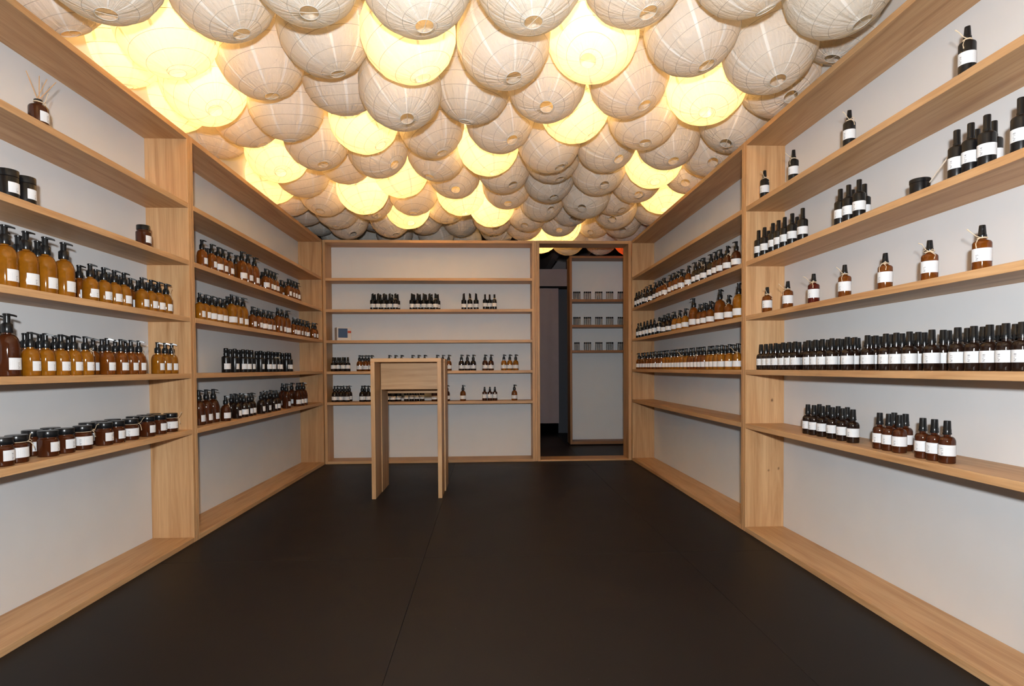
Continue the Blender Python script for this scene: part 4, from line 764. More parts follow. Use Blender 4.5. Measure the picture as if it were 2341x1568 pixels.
 ('OVER', 'black', -1.8265, 4.2612, 0.981, 0, '9', 'LF', 'fourth shelf of the far left unit', 'black domed-cap bottle, second from left, back rank, fourth shelf, far left unit'),
 ('OVER', 'black', -1.8265, 4.5879, 0.981, 0, '9', 'LF', 'fourth shelf of the far left unit', 'black domed-cap bottle, third from left, back rank, fourth shelf, far left unit'),
 ('OVER', 'black', -1.8265, 4.7481, 0.981, 0, '9', 'LF', 'fourth shelf of the far left unit', 'black domed-cap bottle, fourth from left, back rank, fourth shelf, far left unit'),
 ('OVER', 'black', -1.8265, 5.1591, 0.981, 0, '9', 'LF', 'fourth shelf of the far left unit', 'black domed-cap bottle, fifth from left, back rank, fourth shelf, far left unit'),
 ('P400', 'brown', -1.7945, 3.6054, 0.657, 0, '4', 'LF', 'lowest shelf of the far left unit', 'tall dark brown pump bottle, first from left, front rank, lowest shelf, far left unit'),
 ('P400', 'brown', -1.7945, 3.6993, 0.657, 0, '4', 'LF', 'lowest shelf of the far left unit', 'tall dark brown pump bottle, second from left, front rank, lowest shelf, far left unit'),
 ('P400', 'brown', -1.7945, 3.7923, 0.657, 0, '4', 'LF', 'lowest shelf of the far left unit', 'tall dark brown pump bottle, third from left, front rank, lowest shelf, far left unit'),
 ('P250', 'brown', -1.7495, 3.8674, 0.657, 1, '4', 'LF', 'lowest shelf of the far left unit', 'twine-tied small dark brown pump bottle, fourth from left, front rank, lowest shelf, far left unit'),
 ('P250', 'dark', -1.7595, 4.0639, 0.657, 0, '4', 'LF', 'lowest shelf of the far left unit', 'small near-black pump bottle, fifth from left, front rank, lowest shelf, far left unit'),
 ('P250', 'dark', -1.7595, 4.1793, 0.657, 0, '4', 'LF', 'lowest shelf of the far left unit', 'small near-black pump bottle, sixth from left, front rank, lowest shelf, far left unit'),
 ('P250', 'dark', -1.7595, 4.2626, 0.657, 0, '4', 'LF', 'lowest shelf of the far left unit', 'small near-black pump bottle, seventh from left, front rank, lowest shelf, far left unit'),
 ('P250', 'dark', -1.7655, 4.3322, 0.657, 1, '4', 'LF', 'lowest shelf of the far left unit', 'twine-tied small near-black pump bottle, eighth from left, front rank, lowest shelf, far left unit'),
 ('P250', 'dark', -1.7595, 4.4907, 0.657, 0, '4', 'LF', 'lowest shelf of the far left unit', 'small near-black pump bottle, ninth from left, front rank, lowest shelf, far left unit'),
 ('P250', 'dark', -1.7595, 4.6144, 0.657, 0, '4', 'LF', 'lowest shelf of the far left unit', 'small near-black pump bottle, tenth from left, front rank, lowest shelf, far left unit'),
 ('P250', 'dark', -1.7595, 4.7548, 0.657, 0, '4', 'LF', 'lowest shelf of the far left unit', 'small near-black pump bottle, eleventh from left, front rank, lowest shelf, far left unit'),
 ('P250', 'dark', -1.7595, 4.8233, 0.657, 0, '4', 'LF', 'lowest shelf of the far left unit', 'small near-black pump bottle, twelfth from left, front rank, lowest shelf, far left unit'),
 ('P400', 'brown', -1.7645, 5.0667, 0.657, 0, '4', 'LF', 'lowest shelf of the far left unit', 'tall dark brown pump bottle, thirteenth from left, front rank, lowest shelf, far left unit'),
 ('P400', 'brown', -1.7645, 5.3562, 0.657, 0, '4', 'LF', 'lowest shelf of the far left unit', 'tall dark brown pump bottle, fourteenth from left, front rank, lowest shelf, far left unit'),
 ('P400', 'brown', -1.7645, 5.4434, 0.657, 0, '4', 'LF', 'lowest shelf of the far left unit', 'tall dark brown pump bottle, fifteenth from left, front rank, lowest shelf, far left unit'),
 ('P400', 'brown', -1.7645, 5.5335, 0.657, 1, '4', 'LF', 'lowest shelf of the far left unit', 'twine-tied tall dark brown pump bottle, sixteenth from left, front rank, lowest shelf, far left unit'),
 ('P250', 'dark', -1.8295, 4.1334, 0.657, 0, '4', 'LF', 'lowest shelf of the far left unit', 'small near-black pump bottle, first from left, back rank, lowest shelf, far left unit'),
 ('P250', 'dark', -1.8355, 4.2037, 0.657, 0, '4', 'LF', 'lowest shelf of the far left unit', 'small near-black pump bottle, second from left, back rank, lowest shelf, far left unit'),
 ('P250', 'dark', -1.8295, 4.2852, 0.657, 0, '4', 'LF', 'lowest shelf of the far left unit', 'small near-black pump bottle, third from left, back rank, lowest shelf, far left unit'),
 ('P250', 'dark', -1.8295, 4.7333, 0.657, 0, '4', 'LF', 'lowest shelf of the far left unit', 'small near-black pump bottle, fourth from left, back rank, lowest shelf, far left unit'),
 ('P250', 'dark', -1.8295, 4.8655, 0.657, 0, '4', 'LF', 'lowest shelf of the far left unit', 'small near-black pump bottle, fifth from left, back rank, lowest shelf, far left unit'),
 ('P400', 'brown', -1.8445, 5.1961, 0.657, 0, '4', 'LF', 'lowest shelf of the far left unit', 'tall dark brown pump bottle, sixth from left, back rank, lowest shelf, far left unit'),
 ('P400', 'brown', -1.8445, 5.4381, 0.657, 0, '4', 'LF', 'lowest shelf of the far left unit', 'tall dark brown pump bottle, seventh from left, back rank, lowest shelf, far left unit'),
 ('TIP', 'black', -1.1945, 6.0512, 1.631, 0, '2', 'BK', 'second shelf of the back unit', 'black slant-tipped bottle, first from left, front rank, second shelf, back unit'),
 ('TIP', 'black', -1.1371, 6.0512, 1.631, 0, '2', 'BK', 'second shelf of the back unit', 'black slant-tipped bottle, second from left, front rank, second shelf, back unit'),
 ('TIP', 'black', -1.0774, 6.0512, 1.631, 0, '2', 'BK', 'second shelf of the back unit', 'black slant-tipped bottle, third from left, front rank, second shelf, back unit'),
 ('TIP', 'black', -1.0153, 6.0512, 1.631, 0, '2', 'BK', 'second shelf of the back unit', 'black slant-tipped bottle, fourth from left, front rank, second shelf, back unit'),
 ('TIP', 'black', -0.9555, 6.0512, 1.631, 1, '2', 'BK', 'second shelf of the back unit', 'twine-tied black slant-tipped bottle, fifth from left, front rank, second shelf, back unit'),
 ('TIP', 'black', -0.7803, 6.0512, 1.631, 0, '2', 'BK', 'second shelf of the back unit', 'black slant-tipped bottle, sixth from left, front rank, second shelf, back unit'),
 ('TIP', 'black', -0.7203, 6.0512, 1.631, 0, '2', 'BK', 'second shelf of the back unit', 'black slant-tipped bottle, seventh from left, front rank, second shelf, back unit'),
 ('TIP', 'black', -0.6556, 6.0512, 1.631, 0, '2', 'BK', 'second shelf of the back unit', 'black slant-tipped bottle, eighth from left, front rank, second shelf, back unit'),
 ('TIP', 'black', -0.5954, 6.0512, 1.631, 0, '2', 'BK', 'second shelf of the back unit', 'black slant-tipped bottle, ninth from left, front rank, second shelf, back unit'),
 ('TIP', 'black', -0.5306, 6.0512, 1.631, 1, '2', 'BK', 'second shelf of the back unit', 'twine-tied black slant-tipped bottle, tenth from left, front rank, second shelf, back unit'),
 ('TIP', 'black', -0.231, 6.0512, 1.631, 0, '2', 'BK', 'second shelf of the back unit', 'black slant-tipped bottle, eleventh from left, front rank, second shelf, back unit'),
 ('TIP', 'black', -0.1658, 6.0512, 1.631, 1, '2', 'BK', 'second shelf of the back unit', 'twine-tied black slant-tipped bottle, twelfth from left, front rank, second shelf, back unit'),
 ('TIP', 'black', -0.1006, 6.0512, 1.631, 0, '2', 'BK', 'second shelf of the back unit', 'black slant-tipped bottle, thirteenth from left, front rank, second shelf, back unit'),
 ('TALL', 'black', -0.0049, 6.0482, 1.631, 0, '2', 'BK', 'second shelf of the back unit', 'black tall-capped bottle, fourteenth from left, front rank, second shelf, back unit'),
 ('TALL', 'black', 0.0442, 6.0602, 1.631, 0, '2', 'BK', 'second shelf of the back unit', 'black tall-capped bottle, fifteenth from left, front rank, second shelf, back unit'),
 ('TALL', 'black', 0.0956, 6.0482, 1.631, 1, '2', 'BK', 'second shelf of the back unit', 'twine-tied black tall-capped bottle, sixteenth from left, front rank, second shelf, back unit'),
 ('TIP', 'black', -1.1842, 6.1162, 1.631, 0, '2', 'BK', 'second shelf of the back unit', 'black slant-tipped bottle, first from left, back rank, second shelf, back unit'),
 ('TIP', 'black', -1.1239, 6.1162, 1.631, 0, '2', 'BK', 'second shelf of the back unit', 'black slant-tipped bottle, second from left, back rank, second shelf, back unit'),
 ('TIP', 'black', -1.0635, 6.1162, 1.631, 0, '2', 'BK', 'second shelf of the back unit', 'black slant-tipped bottle, third from left, back rank, second shelf, back unit'),
 ('TIP', 'black', -0.9984, 6.1162, 1.631, 0, '2', 'BK', 'second shelf of the back unit', 'black slant-tipped bottle, fourth from left, back rank, second shelf, back unit'),
 ('TIP', 'black', -0.9426, 6.1162, 1.631, 0, '2', 'BK', 'second shelf of the back unit', 'black slant-tipped bottle, fifth from left, back rank, second shelf, back unit'),
 ('TIP', 'black', -0.7655, 6.1162, 1.631, 0, '2', 'BK', 'second shelf of the back unit', 'black slant-tipped bottle, sixth from left, back rank, second shelf, back unit'),
 ('TIP', 'black', -0.7048, 6.1162, 1.631, 0, '2', 'BK', 'second shelf of the back unit', 'black slant-tipped bottle, seventh from left, back rank, second shelf, back unit'),
 ('TIP', 'black', -0.6393, 6.1162, 1.631, 0, '2', 'BK', 'second shelf of the back unit', 'black slant-tipped bottle, eighth from left, back rank, second shelf, back unit'),
 ('TIP', 'black', -0.5785, 6.1162, 1.631, 0, '2', 'BK', 'second shelf of the back unit', 'black slant-tipped bottle, ninth from left, back rank, second shelf, back unit'),
 ('TIP', 'black', -0.5129, 6.1162, 1.631, 0, '2', 'BK', 'second shelf of the back unit', 'black slant-tipped bottle, tenth from left, back rank, second shelf, back unit'),
 ('CAP', 'dark', -1.614, 6.0492, 0.981, 0, '3', 'BK', 'fourth shelf of the back unit', 'near-black screw-cap bottle, first from left, front rank, fourth shelf, back unit'),
 ('CAP', 'dark', -1.5715, 6.0792, 0.981, 0, '3', 'BK', 'fourth shelf of the back unit', 'near-black screw-cap bottle, second from left, front rank, fourth shelf, back unit'),
 ('CAP', 'dark', -1.5135, 6.0492, 0.981, 0, '3', 'BK', 'fourth shelf of the back unit', 'near-black screw-cap bottle, third from left, front rank, fourth shelf, back unit'),
 ('CAP', 'dark', -1.4609, 6.0492, 0.981, 0, '3', 'BK', 'fourth shelf of the back unit', 'near-black screw-cap bottle, fourth from left, front rank, fourth shelf, back unit'),
 ('P250', 'amber', -1.3406, 6.0547, 0.981, 0, '3', 'BK', 'fourth shelf of the back unit', 'small amber pump bottle, fifth from left, front rank, fourth shelf, back unit'),
 ('P250', 'amber', -1.2763, 6.0547, 0.981, 0, '3', 'BK', 'fourth shelf of the back unit', 'small amber pump bottle, sixth from left, front rank, fourth shelf, back unit'),
 ('P250', 'amber', -1.212, 6.0547, 0.981, 0, '3', 'BK', 'fourth shelf of the back unit', 'small amber pump bottle, seventh from left, front rank, fourth shelf, back unit'),
 ('P250', 'amber', -1.0277, 6.0547, 0.981, 0, '3', 'BK', 'fourth shelf of the back unit', 'small amber pump bottle, eighth from left, front rank, fourth shelf, back unit'),
 ('P250', 'amber', -0.9631, 6.0547, 0.981, 0, '3', 'BK', 'fourth shelf of the back unit', 'small amber pump bottle, ninth from left, front rank, fourth shelf, back unit'),
 ('P250', 'amber', -0.8984, 6.0547, 0.981, 0, '3', 'BK', 'fourth shelf of the back unit', 'small amber pump bottle, tenth from left, front rank, fourth shelf, back unit'),
 ('P250', 'amber', -0.7828, 6.0547, 0.981, 0, '3', 'BK', 'fourth shelf of the back unit', 'small amber pump bottle, eleventh from left, front rank, fourth shelf, back unit'),
 ('P250', 'amber', -0.7179, 6.0547, 0.981, 0, '3', 'BK', 'fourth shelf of the back unit', 'small amber pump bottle, twelfth from left, front rank, fourth shelf, back unit'),
 ('P250', 'amber', -0.653, 6.0547, 0.981, 0, '3', 'BK', 'fourth shelf of the back unit', 'small amber pump bottle, thirteenth from left, front rank, fourth shelf, back unit'),
 ('P250', 'amber', -0.523, 6.0547, 0.981, 0, '3', 'BK', 'fourth shelf of the back unit', 'small amber pump bottle, fourteenth from left, front rank, fourth shelf, back unit'),
 ('P250', 'amber', -0.4611, 6.0667, 0.981, 0, '3', 'BK', 'fourth shelf of the back unit', 'small amber pump bottle, fifteenth from left, front rank, fourth shelf, back unit'),
 ('P250', 'amber', -0.3973, 6.0547, 0.981, 0, '3', 'BK', 'fourth shelf of the back unit', 'small amber pump bottle, sixteenth from left, front rank, fourth shelf, back unit'),
 ('P250', 'dark', -0.2621, 6.0547, 0.981, 0, '3', 'BK', 'fourth shelf of the back unit', 'small near-black pump bottle, seventeenth from left, front rank, fourth shelf, back unit'),
 ('P250', 'dark', -0.1991, 6.0547, 0.981, 0, '3', 'BK', 'fourth shelf of the back unit', 'small near-black pump bottle, eighteenth from left, front rank, fourth shelf, back unit'),
 ('P250', 'dark', -0.136, 6.0547, 0.981, 0, '3', 'BK', 'fourth shelf of the back unit', 'small near-black pump bottle, nineteenth from left, front rank, fourth shelf, back unit'),
 ('P250', 'brown', -0.0096, 6.0547, 0.981, 0, '3', 'BK', 'fourth shelf of the back unit', 'small dark brown pump bottle, twentieth from left, front rank, fourth shelf, back unit'),
 ('P250', 'brown', 0.0537, 6.0547, 0.981, 0, '3', 'BK', 'fourth shelf of the back unit', 'small dark brown pump bottle, twenty-first from left, front rank, fourth shelf, back unit'),
 ('P250', 'honey', 0.1921, 6.0547, 0.981, 0, '3', 'BK', 'fourth shelf of the back unit', 'small golden amber pump bottle, twenty-second from left, front rank, fourth shelf, back unit'),
 ('P250', 'honey', 0.2556, 6.0547, 0.981, 0, '3', 'BK', 'fourth shelf of the back unit', 'small golden amber pump bottle, twenty-third from left, front rank, fourth shelf, back unit'),
 ('P250', 'honey', 0.3192, 6.0547, 0.981, 0, '3', 'BK', 'fourth shelf of the back unit', 'small golden amber pump bottle, twenty-fourth from left, front rank, fourth shelf, back unit'),
 ('CAP', 'dark', -1.6096, 6.1192, 0.981, 0, '3', 'BK', 'fourth shelf of the back unit', 'near-black screw-cap bottle, first from left, back rank, fourth shelf, back unit'),
 ('CAP', 'dark', -1.5664, 6.1492, 0.981, 0, '3', 'BK', 'fourth shelf of the back unit', 'near-black screw-cap bottle, second from left, back rank, fourth shelf, back unit'),
 ('CAP', 'dark', -1.5079, 6.1192, 0.981, 0, '3', 'BK', 'fourth shelf of the back unit', 'near-black screw-cap bottle, third from left, back rank, fourth shelf, back unit'),
 ('P250', 'amber', -1.3236, 6.1247, 0.981, 0, '3', 'BK', 'fourth shelf of the back unit', 'small amber pump bottle, fourth from left, back rank, fourth shelf, back unit'),
 ('P250', 'amber', -1.2586, 6.1247, 0.981, 0, '3', 'BK', 'fourth shelf of the back unit', 'small amber pump bottle, fifth from left, back rank, fourth shelf, back unit'),
 ('P250', 'dark', -1.6061, 6.0547, 0.657, 0, '3', 'BK', 'lowest shelf of the back unit', 'small near-black pump bottle, first from left, front rank, lowest shelf, back unit'),
 ('P250', 'dark', -1.5419, 6.0547, 0.657, 0, '3', 'BK', 'lowest shelf of the back unit', 'small near-black pump bottle, second from left, front rank, lowest shelf, back unit'),
 ('P250', 'dark', -1.4778, 6.0547, 0.657, 0, '3', 'BK', 'lowest shelf of the back unit', 'small near-black pump bottle, third from left, front rank, lowest shelf, back unit'),
 ('P250', 'dark', -1.317, 6.0547, 0.657, 0, '3', 'BK', 'lowest shelf of the back unit', 'small near-black pump bottle, fourth from left, front rank, lowest shelf, back unit'),
 ('P250', 'dark', -1.2526, 6.0547, 0.657, 0, '3', 'BK', 'lowest shelf of the back unit', 'small near-black pump bottle, fifth from left, front rank, lowest shelf, back unit'),
 ('P250', 'dark', -1.059, 6.0547, 0.657, 0, '3', 'BK', 'lowest shelf of the back unit', 'small near-black pump bottle, sixth from left, front rank, lowest shelf, back unit'),
 ('P250', 'dark', -0.9943, 6.0547, 0.657, 0, '3', 'BK', 'lowest shelf of the back unit', 'small near-black pump bottle, seventh from left, front rank, lowest shelf, back unit'),
 ('P250', 'dark', -0.9389, 6.0847, 0.657, 0, '3', 'BK', 'lowest shelf of the back unit', 'small near-black pump bottle, eighth from left, front rank, lowest shelf, back unit'),
 ('CAP', 'dark', -0.8502, 6.0492, 0.657, 0, '3', 'BK', 'lowest shelf of the back unit', 'near-black screw-cap bottle, ninth from left, front rank, lowest shelf, back unit'),
 ('CAP', 'dark', -0.7946, 6.0492, 0.657, 0, '3', 'BK', 'lowest shelf of the back unit', 'near-black screw-cap bottle, tenth from left, front rank, lowest shelf, back unit'),
 ('CAP', 'dark', -0.739, 6.0492, 0.657, 0, '3', 'BK', 'lowest shelf of the back unit', 'near-black screw-cap bottle, eleventh from left, front rank, lowest shelf, back unit'),
 ('CAP', 'dark', -0.6834, 6.0492, 0.657, 0, '3', 'BK', 'lowest shelf of the back unit', 'near-black screw-cap bottle, twelfth from left, front rank, lowest shelf, back unit'),
 ('P250', 'brown', -0.5539, 6.0547, 0.657, 0, '3', 'BK', 'lowest shelf of the back unit', 'small dark brown pump bottle, thirteenth from left, front rank, lowest shelf, back unit'),
 ('P250', 'brown', -0.4887, 6.0547, 0.657, 0, '3', 'BK', 'lowest shelf of the back unit', 'small dark brown pump bottle, fourteenth from left, front rank, lowest shelf, back unit'),
 ('P250', 'brown', -0.4188, 6.0547, 0.657, 0, '3', 'BK', 'lowest shelf of the back unit', 'small dark brown pump bottle, fifteenth from left, front rank, lowest shelf, back unit'),
 ('P250', 'amber', -0.2484, 6.0547, 0.657, 0, '3', 'BK', 'lowest shelf of the back unit', 'small amber pump bottle, sixteenth from left, front rank, lowest shelf, back unit'),
 ('SPRAY', 'brown', -0.0167, 6.0497, 0.657, 0, '3', 'BK', 'lowest shelf of the back unit', 'dark brown spray bottle, seventeenth from left, front rank, lowest shelf, back unit'),
 ('SPRAY', 'brown', 0.0396, 6.0497, 0.657, 0, '3', 'BK', 'lowest shelf of the back unit', 'dark brown spray bottle, eighteenth from left, front rank, lowest shelf, back unit'),
 ('SPRAY', 'brown', 0.0936, 6.0497, 0.657, 0, '3', 'BK', 'lowest shelf of the back unit', 'dark brown spray bottle, nineteenth from left, front rank, lowest shelf, back unit'),
 ('P250', 'amber', 0.3031, 6.0547, 0.657, 0, '3', 'BK', 'lowest shelf of the back unit', 'small amber pump bottle, twentieth from left, front rank, lowest shelf, back unit'),
 ('P250', 'dark', -1.5922, 6.1247, 0.657, 0, '3', 'BK', 'lowest shelf of the back unit', 'small near-black pump bottle, first from left, back rank, lowest shelf, back unit'),
 ('P250', 'dark', -1.5273, 6.1247, 0.657, 0, '3', 'BK', 'lowest shelf of the back unit', 'small near-black pump bottle, second from left, back rank, lowest shelf, back unit'),
 ('P250', 'dark', -1.4756, 6.1607, 0.657, 0, '3', 'BK', 'lowest shelf of the back unit', 'small near-black pump bottle, third from left, back rank, lowest shelf, back unit'),
 ('P250', 'dark', -1.3043, 6.1247, 0.657, 0, '3', 'BK', 'lowest shelf of the back unit', 'small near-black pump bottle, fourth from left, back rank, lowest shelf, back unit'),
 ('BSPR', 'black', 1.5989, 5.9255, 1.631, 0, '6', 'RF', 'second shelf of the far right unit', 'black spray bottle, first from left, front rank, second shelf, far right unit'),
 ('BSPR', 'black', 1.5989, 5.8276, 1.631, 0, '6', 'RF', 'second shelf of the far right unit', 'black spray bottle, second from left, front rank, second shelf, far right unit'),
 ('BSPR', 'black', 1.5989, 5.7283, 1.631, 0, '6', 'RF', 'second shelf of the far right unit', 'black spray bottle, third from left, front rank, second shelf, far right unit'),
 ('BSPR', 'black', 1.5989, 5.6324, 1.631, 1, '6', 'RF', 'second shelf of the far right unit', 'twine-tied black spray bottle, fourth from left, front rank, second shelf, far right unit'),
 ('P250', 'dark', 1.6054, 5.5469, 1.631, 0, '6', 'RF', 'second shelf of the far right unit', 'small near-black pump bottle, fifth from left, front rank, second shelf, far right unit'),
 ('P250', 'dark', 1.6054, 5.4279, 1.631, 1, '6', 'RF', 'second shelf of the far right unit', 'twine-tied small near-black pump bottle, sixth from left, front rank, second shelf, far right unit'),
 ('P250', 'dark', 1.6054, 5.2723, 1.631, 0, '6', 'RF', 'second shelf of the far right unit', 'small near-black pump bottle, seventh from left, front rank, second shelf, far right unit'),
 ('P250', 'amber', 1.6054, 5.1778, 1.631, 0, '6', 'RF', 'second shelf of the far right unit', 'small amber pump bottle, eighth from left, front rank, second shelf, far right unit'),
 ('P250', 'amber', 1.6054, 5.0866, 1.631, 0, '6', 'RF', 'second shelf of the far right unit', 'small amber pump bottle, ninth from left, front rank, second shelf, far right unit'),
 ('P250', 'amber', 1.6054, 4.9986, 1.631, 1, '6', 'RF', 'second shelf of the far right unit', 'twine-tied small amber pump bottle, tenth from left, front rank, second shelf, far right unit'),
 ('P250', 'amber', 1.6054, 4.8312, 1.631, 0, '6', 'RF', 'second shelf of the far right unit', 'small amber pump bottle, eleventh from left, front rank, second shelf, far right unit'),
 ('P250', 'amber', 1.6054, 4.7404, 1.631, 0, '6', 'RF', 'second shelf of the far right unit', 'small amber pump bottle, twelfth from left, front rank, second shelf, far right unit'),
 ('P250', 'amber', 1.6054, 4.6637, 1.631, 0, '6', 'RF', 'second shelf of the far right unit', 'small amber pump bottle, thirteenth from left, front rank, second shelf, far right unit'),
 ('P250', 'amber', 1.6054, 4.5686, 1.631, 1, '6', 'RF', 'second shelf of the far right unit', 'twine-tied small amber pump bottle, fourteenth from left, front rank, second shelf, far right unit'),
 ('P250', 'amber', 1.6054, 4.4086, 1.631, 0, '6', 'RF', 'second shelf of the far right unit', 'small amber pump bottle, fifteenth from left, front rank, second shelf, far right unit'),
 ('P250', 'dark', 1.6054, 4.2594, 1.631, 0, '6', 'RF', 'second shelf of the far right unit', 'small near-black pump bottle, sixteenth from left, front rank, second shelf, far right unit'),
 ('P250', 'dark', 1.6054, 4.1798, 1.631, 0, '6', 'RF', 'second shelf of the far right unit', 'small near-black pump bottle, seventeenth from left, front rank, second shelf, far right unit'),
 ('P250', 'dark', 1.6054, 4.0863, 1.631, 1, '6', 'RF', 'second shelf of the far right unit', 'twine-tied small near-black pump bottle, eighteenth from left, front rank, second shelf, far right unit'),
 ('P250', 'dark', 1.6054, 3.9575, 1.631, 0, '6', 'RF', 'second shelf of the far right unit', 'small near-black pump bottle, nineteenth from left, front rank, second shelf, far right unit'),
 ('P250', 'brown', 1.6054, 3.8735, 1.631, 0, '6', 'RF', 'second shelf of the far right unit', 'small dark brown pump bottle, twentieth from left, front rank, second shelf, far right unit'),
 ('P250', 'brown', 1.6054, 3.793, 1.631, 0, '6', 'RF', 'second shelf of the far right unit', 'small dark brown pump bottle, twenty-first from left, front rank, second shelf, far right unit'),
 ('P250', 'brown', 1.6054, 3.6883, 1.631, 1, '6', 'RF', 'second shelf of the far right unit', 'twine-tied small dark brown pump bottle, twenty-second from left, front rank, second shelf, far right unit'),
 ('P250', 'brown', 1.6054, 3.5573, 1.631, 0, '6', 'RF', 'second shelf of the far right unit', 'small dark brown pump bottle, twenty-third from left, front rank, second shelf, far right unit'),
 ('P250', 'dark', 1.6934, 5.6348, 1.631, 0, '6', 'RF', 'second shelf of the far right unit', 'small near-black pump bottle, first from left, back rank, second shelf, far right unit'),
 ('P250', 'dark', 1.6934, 5.1828, 1.631, 0, '6', 'RF', 'second shelf of the far right unit', 'small near-black pump bottle, second from left, back rank, second shelf, far right unit'),
 ('P250', 'dark', 1.6934, 4.7331, 1.631, 0, '6', 'RF', 'second shelf of the far right unit', 'small near-black pump bottle, third from left, back rank, second shelf, far right unit'),
 ('P250', 'dark', 1.6934, 4.2411, 1.631, 0, '6', 'RF', 'second shelf of the far right unit', 'small near-black pump bottle, fourth from left, back rank, second shelf, far right unit'),
 ('P250', 'dark', 1.6934, 3.9484, 1.631, 0, '6', 'RF', 'second shelf of the far right unit', 'small near-black pump bottle, fifth from left, back rank, second shelf, far right unit'),
 ('BSPR', 'black', 1.6169, 5.9255, 1.306, 0, '6', 'RF', 'third shelf of the far right unit', 'black spray bottle, first from left, front rank, third shelf, far right unit'),
 ('BSPR', 'black', 1.6169, 5.8271, 1.306, 1, '6', 'RF', 'third shelf of the far right unit', 'twine-tied black spray bottle, second from left, front rank, third shelf, far right unit'),
 ('BSPR', 'black', 1.6169, 5.6968, 1.306, 0, '6', 'RF', 'third shelf of the far right unit', 'black spray bottle, third from left, front rank, third shelf, far right unit'),
 ('BSPR', 'black', 1.6169, 5.5875, 1.306, 0, '6', 'RF', 'third shelf of the far right unit', 'black spray bottle, fourth from left, front rank, third shelf, far right unit'),
 ('BSPR', 'black', 1.6169, 5.4675, 1.306, 0, '6', 'RF', 'third shelf of the far right unit', 'black spray bottle, fifth from left, front rank, third shelf, far right unit'),
 ('BSPR', 'black', 1.6169, 5.3524, 1.306, 0, '6', 'RF', 'third shelf of the far right unit', 'black spray bottle, sixth from left, front rank, third shelf, far right unit'),
 ('BSPR', 'black', 1.6169, 5.2019, 1.306, 1, '6', 'RF', 'third shelf of the far right unit', 'twine-tied black spray bottle, seventh from left, front rank, third shelf, far right unit'),
 ('P250', 'dark', 1.6234, 5.0798, 1.306, 0, '6', 'RF', 'third shelf of the far right unit', 'small near-black pump bottle, eighth from left, front rank, third shelf, far right unit'),
 ('P250', 'dark', 1.6234, 4.9384, 1.306, 0, '6', 'RF', 'third shelf of the far right unit', 'small near-black pump bottle, ninth from left, front rank, third shelf, far right unit'),
 ('P250', 'honey', 1.6234, 4.7819, 1.306, 0, '6', 'RF', 'third shelf of the far right unit', 'small golden amber pump bottle, tenth from left, front rank, third shelf, far right unit'),
 ('P250', 'honey', 1.6234, 4.6615, 1.306, 1, '6', 'RF', 'third shelf of the far right unit', 'twine-tied small golden amber pump bottle, eleventh from left, front rank, third shelf, far right unit'),
 ('P250', 'honey', 1.6234, 4.5267, 1.306, 0, '6', 'RF', 'third shelf of the far right unit', 'small golden amber pump bottle, twelfth from left, front rank, third shelf, far right unit'),
 ('P500', 'amber', 1.6304, 4.3616, 1.306, 0, '6', 'RF', 'third shelf of the far right unit', 'big amber pump bottle, thirteenth from left, front rank, third shelf, far right unit'),
 ('P250', 'amber', 1.6234, 4.2166, 1.306, 0, '6', 'RF', 'third shelf of the far right unit', 'small amber pump bottle, fourteenth from left, front rank, third shelf, far right unit'),
 ('P250', 'amber', 1.6234, 4.1308, 1.306, 0, '6', 'RF', 'third shelf of the far right unit', 'small amber pump bottle, fifteenth from left, front rank, third shelf, far right unit'),
 ('P250', 'amber', 1.6234, 4.0162, 1.306, 0, '6', 'RF', 'third shelf of the far right unit', 'small amber pump bottle, sixteenth from left, front rank, third shelf, far right unit'),
 ('P500', 'amber', 1.6304, 3.8649, 1.306, 0, '6', 'RF', 'third shelf of the far right unit', 'big amber pump bottle, seventeenth from left, front rank, third shelf, far right unit'),
 ('P250', 'amber', 1.6134, 3.6844, 1.306, 1, '6', 'RF', 'third shelf of the far right unit', 'twine-tied small amber pump bottle, eighteenth from left, front rank, third shelf, far right unit'),
 ('P500', 'honey', 1.6304, 3.5723, 1.306, 0, '6', 'RF', 'third shelf of the far right unit', 'big golden amber pump bottle, nineteenth from left, front rank, third shelf, far right unit'),
 ('P250', 'dark', 1.6934, 5.3792, 1.306, 0, '6', 'RF', 'third shelf of the far right unit', 'small near-black pump bottle, first from left, back rank, third shelf, far right unit'),
 ('P250', 'dark', 1.6934, 5.2208, 1.306, 0, '6', 'RF', 'third shelf of the far right unit', 'small near-black pump bottle, second from left, back rank, third shelf, far right unit'),
 ('P250', 'dark', 1.6934, 5.0593, 1.306, 0, '6', 'RF', 'third shelf of the far right unit', 'small near-black pump bottle, third from left, back rank, third shelf, far right unit'),
 ('P250', 'dark', 1.6934, 4.2568, 1.306, 0, '6', 'RF', 'third shelf of the far right unit', 'small near-black pump bottle, fourth from left, back rank, third shelf, far right unit'),
 ('P250', 'dark', 1.6934, 4.1079, 1.306, 0, '6', 'RF', 'third shelf of the far right unit', 'small near-black pump bottle, fifth from left, back rank, third shelf, far right unit'),
 ('P250', 'amber', 1.6234, 5.919, 0.981, 0, '13', 'RF', 'fourth shelf of the far right unit', 'small amber pump bottle, first from left, front rank, fourth shelf, far right unit'),
 ('P250', 'amber', 1.6234, 5.8019, 0.981, 0, '13', 'RF', 'fourth shelf of the far right unit', 'small amber pump bottle, second from left, front rank, fourth shelf, far right unit'),
 ('P250', 'amber', 1.6234, 5.7047, 0.981, 1, '13', 'RF', 'fourth shelf of the far right unit', 'twine-tied small amber pump bottle, third from left, front rank, fourth shelf, far right unit'),
 ('P250', 'amber', 1.6234, 5.5954, 0.981, 0, '13', 'RF', 'fourth shelf of the far right unit', 'small amber pump bottle, fourth from left, front rank, fourth shelf, far right unit'),
